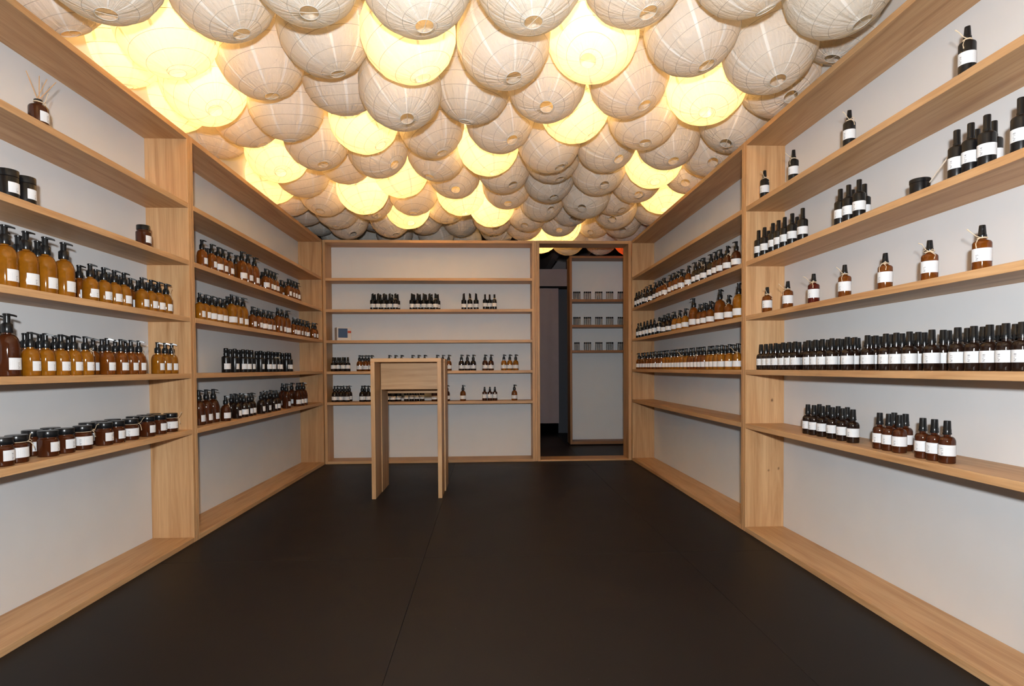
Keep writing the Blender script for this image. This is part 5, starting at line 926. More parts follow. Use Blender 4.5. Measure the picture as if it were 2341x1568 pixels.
 ('P250', 'amber', 1.6234, 5.5049, 0.981, 0, '13', 'RF', 'fourth shelf of the far right unit', 'small amber pump bottle, fifth from left, front rank, fourth shelf, far right unit'),
 ('P250', 'amber', 1.6234, 5.4317, 0.981, 0, '13', 'RF', 'fourth shelf of the far right unit', 'small amber pump bottle, sixth from left, front rank, fourth shelf, far right unit'),
 ('P250', 'amber', 1.6234, 5.3463, 0.981, 1, '13', 'RF', 'fourth shelf of the far right unit', 'twine-tied small amber pump bottle, seventh from left, front rank, fourth shelf, far right unit'),
 ('P250', 'amber', 1.6234, 5.2365, 0.981, 0, '13', 'RF', 'fourth shelf of the far right unit', 'small amber pump bottle, eighth from left, front rank, fourth shelf, far right unit'),
 ('P250', 'amber', 1.6234, 5.157, 0.981, 0, '13', 'RF', 'fourth shelf of the far right unit', 'small amber pump bottle, ninth from left, front rank, fourth shelf, far right unit'),
 ('P250', 'honey', 1.6234, 5.0421, 0.981, 0, '13', 'RF', 'fourth shelf of the far right unit', 'small golden amber pump bottle, tenth from left, front rank, fourth shelf, far right unit'),
 ('P250', 'honey', 1.6234, 4.9562, 0.981, 0, '13', 'RF', 'fourth shelf of the far right unit', 'small golden amber pump bottle, eleventh from left, front rank, fourth shelf, far right unit'),
 ('P250', 'honey', 1.6234, 4.8732, 0.981, 1, '13', 'RF', 'fourth shelf of the far right unit', 'twine-tied small golden amber pump bottle, twelfth from left, front rank, fourth shelf, far right unit'),
 ('P250', 'honey', 1.6234, 4.7928, 0.981, 0, '13', 'RF', 'fourth shelf of the far right unit', 'small golden amber pump bottle, thirteenth from left, front rank, fourth shelf, far right unit'),
 ('P250', 'honey', 1.6234, 4.715, 0.981, 0, '13', 'RF', 'fourth shelf of the far right unit', 'small golden amber pump bottle, fourteenth from left, front rank, fourth shelf, far right unit'),
 ('P250', 'honey', 1.6234, 4.6503, 0.981, 0, '13', 'RF', 'fourth shelf of the far right unit', 'small golden amber pump bottle, fifteenth from left, front rank, fourth shelf, far right unit'),
 ('P250', 'honey', 1.6234, 4.5769, 0.981, 1, '13', 'RF', 'fourth shelf of the far right unit', 'twine-tied small golden amber pump bottle, sixteenth from left, front rank, fourth shelf, far right unit'),
 ('P250', 'honey', 1.6234, 4.4958, 0.981, 0, '13', 'RF', 'fourth shelf of the far right unit', 'small golden amber pump bottle, seventeenth from left, front rank, fourth shelf, far right unit'),
 ('P250', 'amber', 1.6234, 4.4079, 0.981, 0, '13', 'RF', 'fourth shelf of the far right unit', 'small amber pump bottle, eighteenth from left, front rank, fourth shelf, far right unit'),
 ('P250', 'amber', 1.6234, 4.3419, 0.981, 0, '13', 'RF', 'fourth shelf of the far right unit', 'small amber pump bottle, nineteenth from left, front rank, fourth shelf, far right unit'),
 ('P250', 'amber', 1.6234, 4.2687, 0.981, 1, '13', 'RF', 'fourth shelf of the far right unit', 'twine-tied small amber pump bottle, twentieth from left, front rank, fourth shelf, far right unit'),
 ('P250', 'amber', 1.6234, 4.198, 0.981, 0, '13', 'RF', 'fourth shelf of the far right unit', 'small amber pump bottle, twenty-first from left, front rank, fourth shelf, far right unit'),
 ('P250', 'amber', 1.6234, 4.1295, 0.981, 0, '13', 'RF', 'fourth shelf of the far right unit', 'small amber pump bottle, twenty-second from left, front rank, fourth shelf, far right unit'),
 ('P250', 'honey', 1.6234, 4.0388, 0.981, 0, '13', 'RF', 'fourth shelf of the far right unit', 'small golden amber pump bottle, twenty-third from left, front rank, fourth shelf, far right unit'),
 ('P250', 'honey', 1.6234, 3.9674, 0.981, 0, '13', 'RF', 'fourth shelf of the far right unit', 'small golden amber pump bottle, twenty-fourth from left, front rank, fourth shelf, far right unit'),
 ('P250', 'honey', 1.6234, 3.8985, 0.981, 1, '13', 'RF', 'fourth shelf of the far right unit', 'twine-tied small golden amber pump bottle, twenty-fifth from left, front rank, fourth shelf, far right unit'),
 ('P250', 'honey', 1.6234, 3.8174, 0.981, 0, '13', 'RF', 'fourth shelf of the far right unit', 'small golden amber pump bottle, twenty-sixth from left, front rank, fourth shelf, far right unit'),
 ('P250', 'honey', 1.6234, 3.6984, 0.981, 0, '13', 'RF', 'fourth shelf of the far right unit', 'small golden amber pump bottle, twenty-seventh from left, front rank, fourth shelf, far right unit'),
 ('P250', 'honey', 1.6234, 3.5738, 0.981, 1, '13', 'RF', 'fourth shelf of the far right unit', 'twine-tied small golden amber pump bottle, twenty-eighth from left, front rank, fourth shelf, far right unit'),
 ('P250', 'honey', 1.6894, 3.9134, 0.981, 0, '13', 'RF', 'fourth shelf of the far right unit', 'small golden amber pump bottle, first from left, back rank, fourth shelf, far right unit'),
 ('P250', 'honey', 1.6714, 3.7459, 0.981, 0, '13', 'RF', 'fourth shelf of the far right unit', 'small golden amber pump bottle, second from left, back rank, fourth shelf, far right unit'),
 ('BSPR', 'black', 1.5949, 3.1701, 1.958, 1, '14', 'RN', 'top shelf of the near right unit', 'twine-tied black spray bottle, first from left, top shelf, near right unit'),
 ('BSPR', 'black', 1.5949, 2.8677, 1.958, 1, '14', 'RN', 'top shelf of the near right unit', 'twine-tied black spray bottle, second from left, top shelf, near right unit'),
 ('BSPR', 'black', 1.5949, 2.4197, 1.958, 1, '14', 'RN', 'top shelf of the near right unit', 'twine-tied black spray bottle, third from left, top shelf, near right unit'),
 ('BSPR', 'black', 1.5949, 1.8144, 1.958, 1, '14', 'RN', 'top shelf of the near right unit', 'twine-tied black spray bottle, fourth from left, top shelf, near right unit'),
 ('TALL', 'black', 1.5949, 3.2373, 1.631, 0, '14', 'RN', 'second shelf of the near right unit', 'black tall-capped bottle, first from left, front rank, second shelf, near right unit'),
 ('TALL', 'black', 1.5949, 3.1675, 1.631, 0, '14', 'RN', 'second shelf of the near right unit', 'black tall-capped bottle, second from left, front rank, second shelf, near right unit'),
 ('TALL', 'black', 1.5949, 3.074, 1.631, 0, '14', 'RN', 'second shelf of the near right unit', 'black tall-capped bottle, third from left, front rank, second shelf, near right unit'),
 ('TALL', 'black', 1.5949, 3.0132, 1.631, 0, '14', 'RN', 'second shelf of the near right unit', 'black tall-capped bottle, fourth from left, front rank, second shelf, near right unit'),
 ('TALL', 'black', 1.5949, 2.9502, 1.631, 0, '14', 'RN', 'second shelf of the near right unit', 'black tall-capped bottle, fifth from left, front rank, second shelf, near right unit'),
 ('TALL', 'black', 1.5949, 2.8771, 1.631, 0, '14', 'RN', 'second shelf of the near right unit', 'black tall-capped bottle, sixth from left, front rank, second shelf, near right unit'),
 ('TALL', 'black', 1.5949, 2.7798, 1.631, 0, '14', 'RN', 'second shelf of the near right unit', 'black tall-capped bottle, seventh from left, front rank, second shelf, near right unit'),
 ('TALL', 'black', 1.5949, 2.4785, 1.631, 0, '14', 'RN', 'second shelf of the near right unit', 'black tall-capped bottle, eighth from left, front rank, second shelf, near right unit'),
 ('TALL', 'black', 1.5949, 2.4204, 1.631, 0, '14', 'RN', 'second shelf of the near right unit', 'black tall-capped bottle, ninth from left, front rank, second shelf, near right unit'),
 ('TALL', 'black', 1.5949, 2.3506, 1.631, 0, '14', 'RN', 'second shelf of the near right unit', 'black tall-capped bottle, tenth from left, front rank, second shelf, near right unit'),
 ('BOWL', 'black', 1.6144, 2.0376, 1.631, 0, '14', 'RN', 'second shelf of the near right unit', 'black low diffuser jar, eleventh from left, front rank, second shelf, near right unit'),
 ('TALL', 'black', 1.5949, 1.8514, 1.631, 0, '14', 'RN', 'second shelf of the near right unit', 'black tall-capped bottle, twelfth from left, front rank, second shelf, near right unit'),
 ('TALL', 'black', 1.5949, 1.7963, 1.631, 0, '14', 'RN', 'second shelf of the near right unit', 'black tall-capped bottle, thirteenth from left, front rank, second shelf, near right unit'),
 ('TALL', 'black', 1.5949, 1.7364, 1.631, 0, '14', 'RN', 'second shelf of the near right unit', 'black tall-capped bottle, fourteenth from left, front rank, second shelf, near right unit'),
 ('TALL', 'black', 1.5949, 1.6219, 1.631, 0, '18', 'RN', 'second shelf of the near right unit', 'black tall-capped bottle, fifteenth from left, front rank, second shelf, near right unit'),
 ('TALL', 'black', 1.6569, 3.2437, 1.631, 0, '14', 'RN', 'second shelf of the near right unit', 'black tall-capped bottle, first from left, back rank, second shelf, near right unit'),
 ('TALL', 'black', 1.6569, 2.9415, 1.631, 0, '14', 'RN', 'second shelf of the near right unit', 'black tall-capped bottle, second from left, back rank, second shelf, near right unit'),
 ('TALL', 'black', 1.6569, 2.4865, 1.631, 0, '14', 'RN', 'second shelf of the near right unit', 'black tall-capped bottle, third from left, back rank, second shelf, near right unit'),
 ('TALL', 'black', 1.6569, 2.407, 1.631, 0, '14', 'RN', 'second shelf of the near right unit', 'black tall-capped bottle, fourth from left, back rank, second shelf, near right unit'),
 ('TALL', 'black', 1.6569, 1.8434, 1.631, 0, '14', 'RN', 'second shelf of the near right unit', 'black tall-capped bottle, fifth from left, back rank, second shelf, near right unit'),
 ('TALL', 'black', 1.6569, 1.7794, 1.631, 0, '14', 'RN', 'second shelf of the near right unit', 'black tall-capped bottle, sixth from left, back rank, second shelf, near right unit'),
 ('SPRAY', 'amber', 1.6084, 3.1612, 1.306, 1, '5', 'RN', 'third shelf of the near right unit', 'twine-tied amber spray bottle, first from left, third shelf, near right unit'),
 ('SPRAY', 'amber', 1.6084, 2.9413, 1.306, 1, '5', 'RN', 'third shelf of the near right unit', 'twine-tied amber spray bottle, second from left, third shelf, near right unit'),
 ('SPRAY', 'red', 1.6084, 2.7044, 1.306, 1, '5', 'RN', 'third shelf of the near right unit', 'twine-tied reddish brown spray bottle, third from left, third shelf, near right unit'),
 ('SPRAY', 'amber', 1.6084, 2.4645, 1.306, 1, '5', 'RN', 'third shelf of the near right unit', 'twine-tied amber spray bottle, fourth from left, third shelf, near right unit'),
 ('SPRAY', 'amber', 1.6084, 2.208, 1.306, 1, '5', 'RN', 'third shelf of the near right unit', 'twine-tied amber spray bottle, fifth from left, third shelf, near right unit'),
 ('SPRAY', 'amber', 1.6084, 1.9803, 1.306, 1, '5', 'RN', 'third shelf of the near right unit', 'twine-tied amber spray bottle, sixth from left, third shelf, near right unit'),
 ('SPRAY', 'amber', 1.6084, 1.7638, 1.306, 1, '5', 'RN', 'third shelf of the near right unit', 'twine-tied amber spray bottle, seventh from left, third shelf, near right unit'),
 ('CAP', 'dark', 1.6179, 3.2495, 0.981, 0, '15', 'RN', 'fourth shelf of the near right unit', 'near-black screw-cap bottle, first from left, front rank, fourth shelf, near right unit'),
 ('CAP', 'dark', 1.6179, 3.1924, 0.981, 0, '15', 'RN', 'fourth shelf of the near right unit', 'near-black screw-cap bottle, second from left, front rank, fourth shelf, near right unit'),
 ('CAP', 'dark', 1.6179, 3.1372, 0.981, 0, '15', 'RN', 'fourth shelf of the near right unit', 'near-black screw-cap bottle, third from left, front rank, fourth shelf, near right unit'),
 ('CAP', 'dark', 1.6179, 3.0838, 0.981, 0, '15', 'RN', 'fourth shelf of the near right unit', 'near-black screw-cap bottle, fourth from left, front rank, fourth shelf, near right unit'),
 ('CAP', 'dark', 1.6179, 3.0047, 0.981, 0, '15', 'RN', 'fourth shelf of the near right unit', 'near-black screw-cap bottle, fifth from left, front rank, fourth shelf, near right unit'),
 ('CAP', 'dark', 1.6179, 2.9425, 0.981, 0, '15', 'RN', 'fourth shelf of the near right unit', 'near-black screw-cap bottle, sixth from left, front rank, fourth shelf, near right unit'),
 ('CAP', 'dark', 1.6179, 2.8828, 0.981, 0, '15', 'RN', 'fourth shelf of the near right unit', 'near-black screw-cap bottle, seventh from left, front rank, fourth shelf, near right unit'),
 ('CAP', 'dark', 1.6179, 2.7624, 0.981, 0, '16', 'RN', 'fourth shelf of the near right unit', 'near-black screw-cap bottle, eighth from left, front rank, fourth shelf, near right unit'),
 ('CAP', 'dark', 1.6179, 2.7022, 0.981, 0, '16', 'RN', 'fourth shelf of the near right unit', 'near-black screw-cap bottle, ninth from left, front rank, fourth shelf, near right unit'),
 ('CAP', 'dark', 1.6179, 2.6444, 0.981, 0, '16', 'RN', 'fourth shelf of the near right unit', 'near-black screw-cap bottle, tenth from left, front rank, fourth shelf, near right unit'),
 ('CAP', 'dark', 1.6179, 2.5688, 0.981, 0, '16', 'RN', 'fourth shelf of the near right unit', 'near-black screw-cap bottle, eleventh from left, front rank, fourth shelf, near right unit'),
 ('CAP', 'dark', 1.6179, 2.4568, 0.981, 0, '16', 'RN', 'fourth shelf of the near right unit', 'near-black screw-cap bottle, twelfth from left, front rank, fourth shelf, near right unit'),
 ('CAP', 'dark', 1.6179, 2.3233, 0.981, 0, '16', 'RN', 'fourth shelf of the near right unit', 'near-black screw-cap bottle, thirteenth from left, front rank, fourth shelf, near right unit'),
 ('CAP', 'dark', 1.6179, 2.2131, 0.981, 0, '16', 'RN', 'fourth shelf of the near right unit', 'near-black screw-cap bottle, fourteenth from left, front rank, fourth shelf, near right unit'),
 ('CAP', 'dark', 1.6179, 2.1546, 0.981, 0, '16', 'RN', 'fourth shelf of the near right unit', 'near-black screw-cap bottle, fifteenth from left, front rank, fourth shelf, near right unit'),
 ('CAP', 'dark', 1.6179, 2.0856, 0.981, 0, '17', 'RN', 'fourth shelf of the near right unit', 'near-black screw-cap bottle, sixteenth from left, front rank, fourth shelf, near right unit'),
 ('CAP', 'dark', 1.6179, 1.9775, 0.981, 0, '17', 'RN', 'fourth shelf of the near right unit', 'near-black screw-cap bottle, seventeenth from left, front rank, fourth shelf, near right unit'),
 ('CAP', 'dark', 1.6179, 1.8652, 0.981, 0, '17', 'RN', 'fourth shelf of the near right unit', 'near-black screw-cap bottle, eighteenth from left, front rank, fourth shelf, near right unit'),
 ('CAP', 'dark', 1.6179, 1.8008, 0.981, 0, '18', 'RN', 'fourth shelf of the near right unit', 'near-black screw-cap bottle, nineteenth from left, front rank, fourth shelf, near right unit'),
 ('CAP', 'dark', 1.6179, 1.7422, 0.981, 0, '18', 'RN', 'fourth shelf of the near right unit', 'near-black screw-cap bottle, twentieth from left, front rank, fourth shelf, near right unit'),
 ('CAP', 'dark', 1.6179, 1.6856, 0.981, 0, '18', 'RN', 'fourth shelf of the near right unit', 'near-black screw-cap bottle, twenty-first from left, front rank, fourth shelf, near right unit'),
 ('CAP', 'dark', 1.6179, 1.6311, 0.981, 0, '18', 'RN', 'fourth shelf of the near right unit', 'near-black screw-cap bottle, twenty-second from left, front rank, fourth shelf, near right unit'),
 ('CAP', 'dark', 1.6779, 3.1542, 0.981, 0, '16', 'RN', 'fourth shelf of the near right unit', 'near-black screw-cap bottle, first from left, back rank, fourth shelf, near right unit'),
 ('CAP', 'dark', 1.6779, 3.0836, 0.981, 0, '16', 'RN', 'fourth shelf of the near right unit', 'near-black screw-cap bottle, second from left, back rank, fourth shelf, near right unit'),
 ('CAP', 'dark', 1.6779, 3.0204, 0.981, 0, '16', 'RN', 'fourth shelf of the near right unit', 'near-black screw-cap bottle, third from left, back rank, fourth shelf, near right unit'),
 ('CAP', 'dark', 1.6779, 2.9512, 0.981, 0, '16', 'RN', 'fourth shelf of the near right unit', 'near-black screw-cap bottle, fourth from left, back rank, fourth shelf, near right unit'),
 ('CAP', 'dark', 1.6779, 2.8931, 0.981, 0, '16', 'RN', 'fourth shelf of the near right unit', 'near-black screw-cap bottle, fifth from left, back rank, fourth shelf, near right unit'),
 ('CAP', 'dark', 1.6779, 2.8294, 0.981, 0, '16', 'RN', 'fourth shelf of the near right unit', 'near-black screw-cap bottle, sixth from left, back rank, fourth shelf, near right unit'),
 ('CAP', 'dark', 1.6779, 2.7721, 0.981, 0, '16', 'RN', 'fourth shelf of the near right unit', 'near-black screw-cap bottle, seventh from left, back rank, fourth shelf, near right unit'),
 ('CAP', 'dark', 1.6779, 2.6956, 0.981, 0, '16', 'RN', 'fourth shelf of the near right unit', 'near-black screw-cap bottle, eighth from left, back rank, fourth shelf, near right unit'),
 ('CAP', 'dark', 1.7259, 2.7155, 0.981, 0, '16', 'RN', 'fourth shelf of the near right unit', 'near-black screw-cap bottle, ninth from left, back rank, fourth shelf, near right unit'),
 ('CAP', 'dark', 1.6659, 2.5977, 0.981, 0, '16', 'RN', 'fourth shelf of the near right unit', 'near-black screw-cap bottle, tenth from left, back rank, fourth shelf, near right unit'),
 ('CAP', 'dark', 1.7079, 2.6295, 0.981, 0, '16', 'RN', 'fourth shelf of the near right unit', 'near-black screw-cap bottle, eleventh from left, back rank, fourth shelf, near right unit'),
 ('CAP', 'dark', 1.6839, 2.5318, 0.981, 0, '16', 'RN', 'fourth shelf of the near right unit', 'near-black screw-cap bottle, twelfth from left, back rank, fourth shelf, near right unit'),
 ('CAP', 'dark', 1.6659, 2.4771, 0.981, 0, '16', 'RN', 'fourth shelf of the near right unit', 'near-black screw-cap bottle, thirteenth from left, back rank, fourth shelf, near right unit'),
 ('CAP', 'dark', 1.7319, 2.5534, 0.981, 0, '16', 'RN', 'fourth shelf of the near right unit', 'near-black screw-cap bottle, fourteenth from left, back rank, fourth shelf, near right unit'),
 ('CAP', 'dark', 1.6899, 2.4011, 0.981, 0, '16', 'RN', 'fourth shelf of the near right unit', 'near-black screw-cap bottle, fifteenth from left, back rank, fourth shelf, near right unit'),
 ('CAP', 'dark', 1.6719, 2.348, 0.981, 0, '16', 'RN', 'fourth shelf of the near right unit', 'near-black screw-cap bottle, sixteenth from left, back rank, fourth shelf, near right unit'),
 ('CAP', 'dark', 1.7439, 2.421, 0.981, 0, '16', 'RN', 'fourth shelf of the near right unit', 'near-black screw-cap bottle, seventeenth from left, back rank, fourth shelf, near right unit'),
 ('CAP', 'dark', 1.6779, 2.2645, 0.981, 0, '16', 'RN', 'fourth shelf of the near right unit', 'near-black screw-cap bottle, eighteenth from left, back rank, fourth shelf, near right unit'),
 ('CAP', 'dark', 1.6779, 2.2029, 0.981, 0, '16', 'RN', 'fourth shelf of the near right unit', 'near-black screw-cap bottle, nineteenth from left, back rank, fourth shelf, near right unit'),
 ('CAP', 'dark', 1.7319, 2.2018, 0.981, 0, '16', 'RN', 'fourth shelf of the near right unit', 'near-black screw-cap bottle, twentieth from left, back rank, fourth shelf, near right unit'),
 ('CAP', 'dark', 1.6719, 2.11, 0.981, 0, '17', 'RN', 'fourth shelf of the near right unit', 'near-black screw-cap bottle, twenty-first from left, back rank, fourth shelf, near right unit'),
 ('CAP', 'dark', 1.7199, 2.1391, 0.981, 0, '16', 'RN', 'fourth shelf of the near right unit', 'near-black screw-cap bottle, twenty-second from left, back rank, fourth shelf, near right unit'),
 ('CAP', 'dark', 1.6719, 1.9907, 0.981, 0, '17', 'RN', 'fourth shelf of the near right unit', 'near-black screw-cap bottle, twenty-third from left, back rank, fourth shelf, near right unit'),
 ('CAP', 'dark', 1.7199, 2.0237, 0.981, 0, '16', 'RN', 'fourth shelf of the near right unit', 'near-black screw-cap bottle, twenty-fourth from left, back rank, fourth shelf, near right unit'),
 ('CAP', 'dark', 1.6779, 1.8923, 0.981, 0, '16', 'RN', 'fourth shelf of the near right unit', 'near-black screw-cap bottle, twenty-fifth from left, back rank, fourth shelf, near right unit'),
 ('CAP', 'dark', 1.6779, 1.83, 0.981, 0, '16', 'RN', 'fourth shelf of the near right unit', 'near-black screw-cap bottle, twenty-sixth from left, back rank, fourth shelf, near right unit'),
 ('CAP', 'dark', 1.6779, 1.7699, 0.981, 0, '16', 'RN', 'fourth shelf of the near right unit', 'near-black screw-cap bottle, twenty-seventh from left, back rank, fourth shelf, near right unit'),
 ('CAP', 'dark', 1.6779, 1.7135, 0.981, 0, '16', 'RN', 'fourth shelf of the near right unit', 'near-black screw-cap bottle, twenty-eighth from left, back rank, fourth shelf, near right unit'),
 ('CAP', 'dark', 1.6379, 2.7972, 0.657, 0, '5', 'RN', 'lowest shelf of the near right unit', 'near-black screw-cap bottle, first from left, front rank, lowest shelf, near right unit'),
 ('CAP', 'dark', 1.6379, 2.7435, 0.657, 0, '5', 'RN', 'lowest shelf of the near right unit', 'near-black screw-cap bottle, second from left, front rank, lowest shelf, near right unit'),
 ('CAP', 'dark', 1.6379, 2.6736, 0.657, 0, '5', 'RN', 'lowest shelf of the near right unit', 'near-black screw-cap bottle, third from left, front rank, lowest shelf, near right unit'),
 ('CAP', 'dark', 1.6379, 2.5936, 0.657, 0, '5', 'RN', 'lowest shelf of the near right unit', 'near-black screw-cap bottle, fourth from left, front rank, lowest shelf, near right unit'),
 ('CAP', 'dark', 1.6379, 2.5181, 0.657, 0, '5', 'RN', 'lowest shelf of the near right unit', 'near-black screw-cap bottle, fifth from left, front rank, lowest shelf, near right unit'),
 ('CAP', 'dark', 1.6379, 2.4437, 0.657, 0, '5', 'RN', 'lowest shelf of the near right unit', 'near-black screw-cap bottle, sixth from left, front rank, lowest shelf, near right unit'),
 ('CAP', 'brown', 1.6279, 2.2586, 0.657, 0, '3', 'RN', 'lowest shelf of the near right unit', 'dark brown screw-cap bottle, seventh from left, front rank, lowest shelf, near right unit'),
 ('CAP', 'brown', 1.6279, 2.2052, 0.657, 0, '3', 'RN', 'lowest shelf of the near right unit', 'dark brown screw-cap bottle, eighth from left, front rank, lowest shelf, near right unit'),
 ('CAP', 'brown', 1.6279, 2.1471, 0.657, 0, '3', 'RN', 'lowest shelf of the near right unit', 'dark brown screw-cap bottle, ninth from left, front rank, lowest shelf, near right unit'),
 ('CAP', 'brown', 1.6179, 2.0152, 0.657, 0, '17', 'RN', 'lowest shelf of the near right unit', 'dark brown screw-cap bottle, tenth from left, front rank, lowest shelf, near right unit'),
 ('CAP', 'brown', 1.6179, 1.961, 0.657, 0, '17', 'RN', 'lowest shelf of the near right unit', 'dark brown screw-cap bottle, eleventh from left, front rank, lowest shelf, near right unit'),
 ('CAP', 'brown', 1.6179, 1.9048, 0.657, 0, '17', 'RN', 'lowest shelf of the near right unit', 'dark brown screw-cap bottle, twelfth from left, front rank, lowest shelf, near right unit'),
 ('CAP', 'dark', 1.7029, 2.8062, 0.657, 0, '5', 'RN', 'lowest shelf of the near right unit', 'near-black screw-cap bottle, first from left, back rank, lowest shelf, near right unit'),
 ('CAP', 'dark', 1.7029, 2.7322, 0.657, 0, '5', 'RN', 'lowest shelf of the near right unit', 'near-black screw-cap bottle, second from left, back rank, lowest shelf, near right unit'),
 ('CAP', 'dark', 1.7029, 2.6517, 0.657, 0, '5', 'RN', 'lowest shelf of the near right unit', 'near-black screw-cap bottle, third from left, back rank, lowest shelf, near right unit'),
 ('CAP', 'dark', 1.7029, 2.5821, 0.657, 0, '5', 'RN', 'lowest shelf of the near right unit', 'near-black screw-cap bottle, fourth from left, back rank, lowest shelf, near right unit'),
 ('CAP', 'brown', 1.6879, 2.2561, 0.657, 0, '3', 'RN', 'lowest shelf of the near right unit', 'dark brown screw-cap bottle, fifth from left, back rank, lowest shelf, near right unit'),
 ('CAP', 'brown', 1.6879, 2.1927, 0.657, 0, '3', 'RN', 'lowest shelf of the near right unit', 'dark brown screw-cap bottle, sixth from left, back rank, lowest shelf, near right unit'),
]

# ------------------------------------------------------------------ bottles: placing
brnd = random.Random(5)
for i, (k, c, x, y, z, tw, num, unit, where, lab) in enumerate(BOTTLES):
    e = empty(NAMES[k], (x, y, z-(.004 if unit == 'BK' else 0)))
    tag(e, lab, 'jar' if 'JAR' in k or k == 'BOWL' else ('diffuser' if k == 'REED' else 'bottle'), NAMES[k].replace('_', ' ')+' row on the '+where)
    def add(name, me, rot, parent=e):
        o = bpy.data.objects.new(name, me); o.rotation_euler = (0, 0, rot); return link(o, parent)
    j = brnd.uniform(-.12, .12)
    if unit in ('LN', 'LF'): face = 0.10; wide = False; side = 1
    elif unit in ('RN', 'RF'): face = math.pi+.85; wide = True; side = -1
    else: face = -math.pi/2+.05; wide = True; side = -1
    if k in ('JAR',) and tw: face -= .75; wide = True
    if unit == 'LF' and brnd.random() < .25: face -= .7
    face += j
    add('glass_body', body_mesh(k, c), brnd.uniform(0, 6))
    prot = {'L': brnd.uniform(.05, .5), 'R': brnd.choice((2.6, -.3, .4, 3.4)), 'B': brnd.choice((-.35, -.2, .1, .2))}[unit[0]]
    if k in ('SPRAY', 'BSPR', 'TIP'): prot = face+brnd.uniform(-.5, .5)
    if k == 'TIP': prot = brnd.choice((2.9, 0.2, 0.1, 3.2))
    add(TOPN[k], TOP[k], prot)
    if k not in ('BOWL',):
        lb = add('label', label_mesh(k, wide), face); near = unit in ('LN', 'RN')
        pr = bpy.data.objects.new('label_print', print_mesh(k, wide, num if near else '', side)); link(pr, lb)
    if tw and k in NECK:
        add('twine', twine_mesh(k, i % 5), (0.15 if unit[0] == 'L' else (math.pi+.9 if unit[0] == 'R' else -math.pi/2))+brnd.uniform(-.6, .6))
    if k in ('REED', 'BOWL'):
        dirs = [(.035, .10, .16), (-.01, .02, .165), (.03, .05, .155), (-.02, -.06, .15)] if k == 'REED' else [(-.02, -.165, .10), (-.016, -.150, .085)]
        for q, dv in enumerate(dirs):
            bm = bmesh.new(); b0 = Vector((.004*math.cos(q*1.6), .004*math.sin(q*1.6), .020)) if k == 'REED' else Vector((.02, .018+.006*q, .012))
            dv = Vector(dv); s_ = b0+(Vector((b0.x*1.2, b0.y*1.2, .11))-b0) if k == 'REED' else b0+dv*.4
            pts = [b0, s_, s_+dv*.45*.6, s_+dv*.6] if k == 'REED' else [b0, s_, b0+dv]
            tube(bm, pts, .0016, 6); o = bpy.data.objects.new('reed', mesh_from(bm, 'reed', 'reed_wood' if k == 'REED' else 'pale_wood', 60)); link(o, e)

# small carton on the back unit's third shelf, turned a little
zc_ = ZS[2]-.004
e = empty('carton', (-1.528, 6.125, zc_)); tag(e, 'small pale carton with a blue front panel and red mark', 'box')
cx_, cy_ = e.location.x, e.location.y
part_box('box_body', (cx_-.075, cx_+.075, cy_-.055, cy_+.055, zc_, zc_+.138), 'carton', e, .002)
part_box('blue_panel', (cx_-.062, cx_+.036, cy_-.0565, cy_-.0552, zc_+.032, zc_+.130), 'carton_blue', e, 0)
part_box('red_mark', (cx_+.038, cx_+.073, cy_-.0565, cy_-.0552, zc_+.082, zc_+.106), 'carton_red', e, 0)
part_box('lid_edge', (cx_-.0755, cx_+.0755, cy_-.0555, cy_+.0555, zc_+.1382, zc_+.1405), 'label_paper', e, 0)
e.rotation_euler.z = math.radians(27)

# vials on the shelves beyond the doorway
bm = bmesh.new(); lathe(bm, [(.0085, 0), (.0105, .001), (.0108, .003), (.0108, .076), (.0082, .080), (.0082, .086)], 12); VB = mesh_from(bm, 'vial_glass', 'clear_glass', 50)
bm = bmesh.new(); lathe(bm, [(.0100, .0845), (.0112, .085), (.0112, .1025), (.0100, .104)], 12); VC = mesh_from(bm, 'vial_cap', 'black_plastic', 40)
sn = ['upper', 'middle', 'lower']; on = ['first', 'second', 'third', 'fourth', 'fifth']; vn = ['first', 'second', 'third', 'fourth']
for s, zz in enumerate((1.877, 1.55, 1.224)):
    for g, xc in enumerate((1.177, 1.315, 1.463, 1.606, 1.745)):
        n = 4 if g < 4 else 3
        if s == 2 and g == 0: n = 3
        for q in range(n):
            v = empty('glass_vial', (xc+(q-(n-1)/2)*.0245, 7.255, zz))
            tag(v, f'clear black-capped vial, {vn[q]} in the {on[g]} cluster, {sn[s]} shelf beyond doorway', 'vial', 'clear vials beyond the doorway')
            link(bpy.data.objects.new('vial_glass', VB), v); link(bpy.data.objects.new('vial_cap', VC), v)

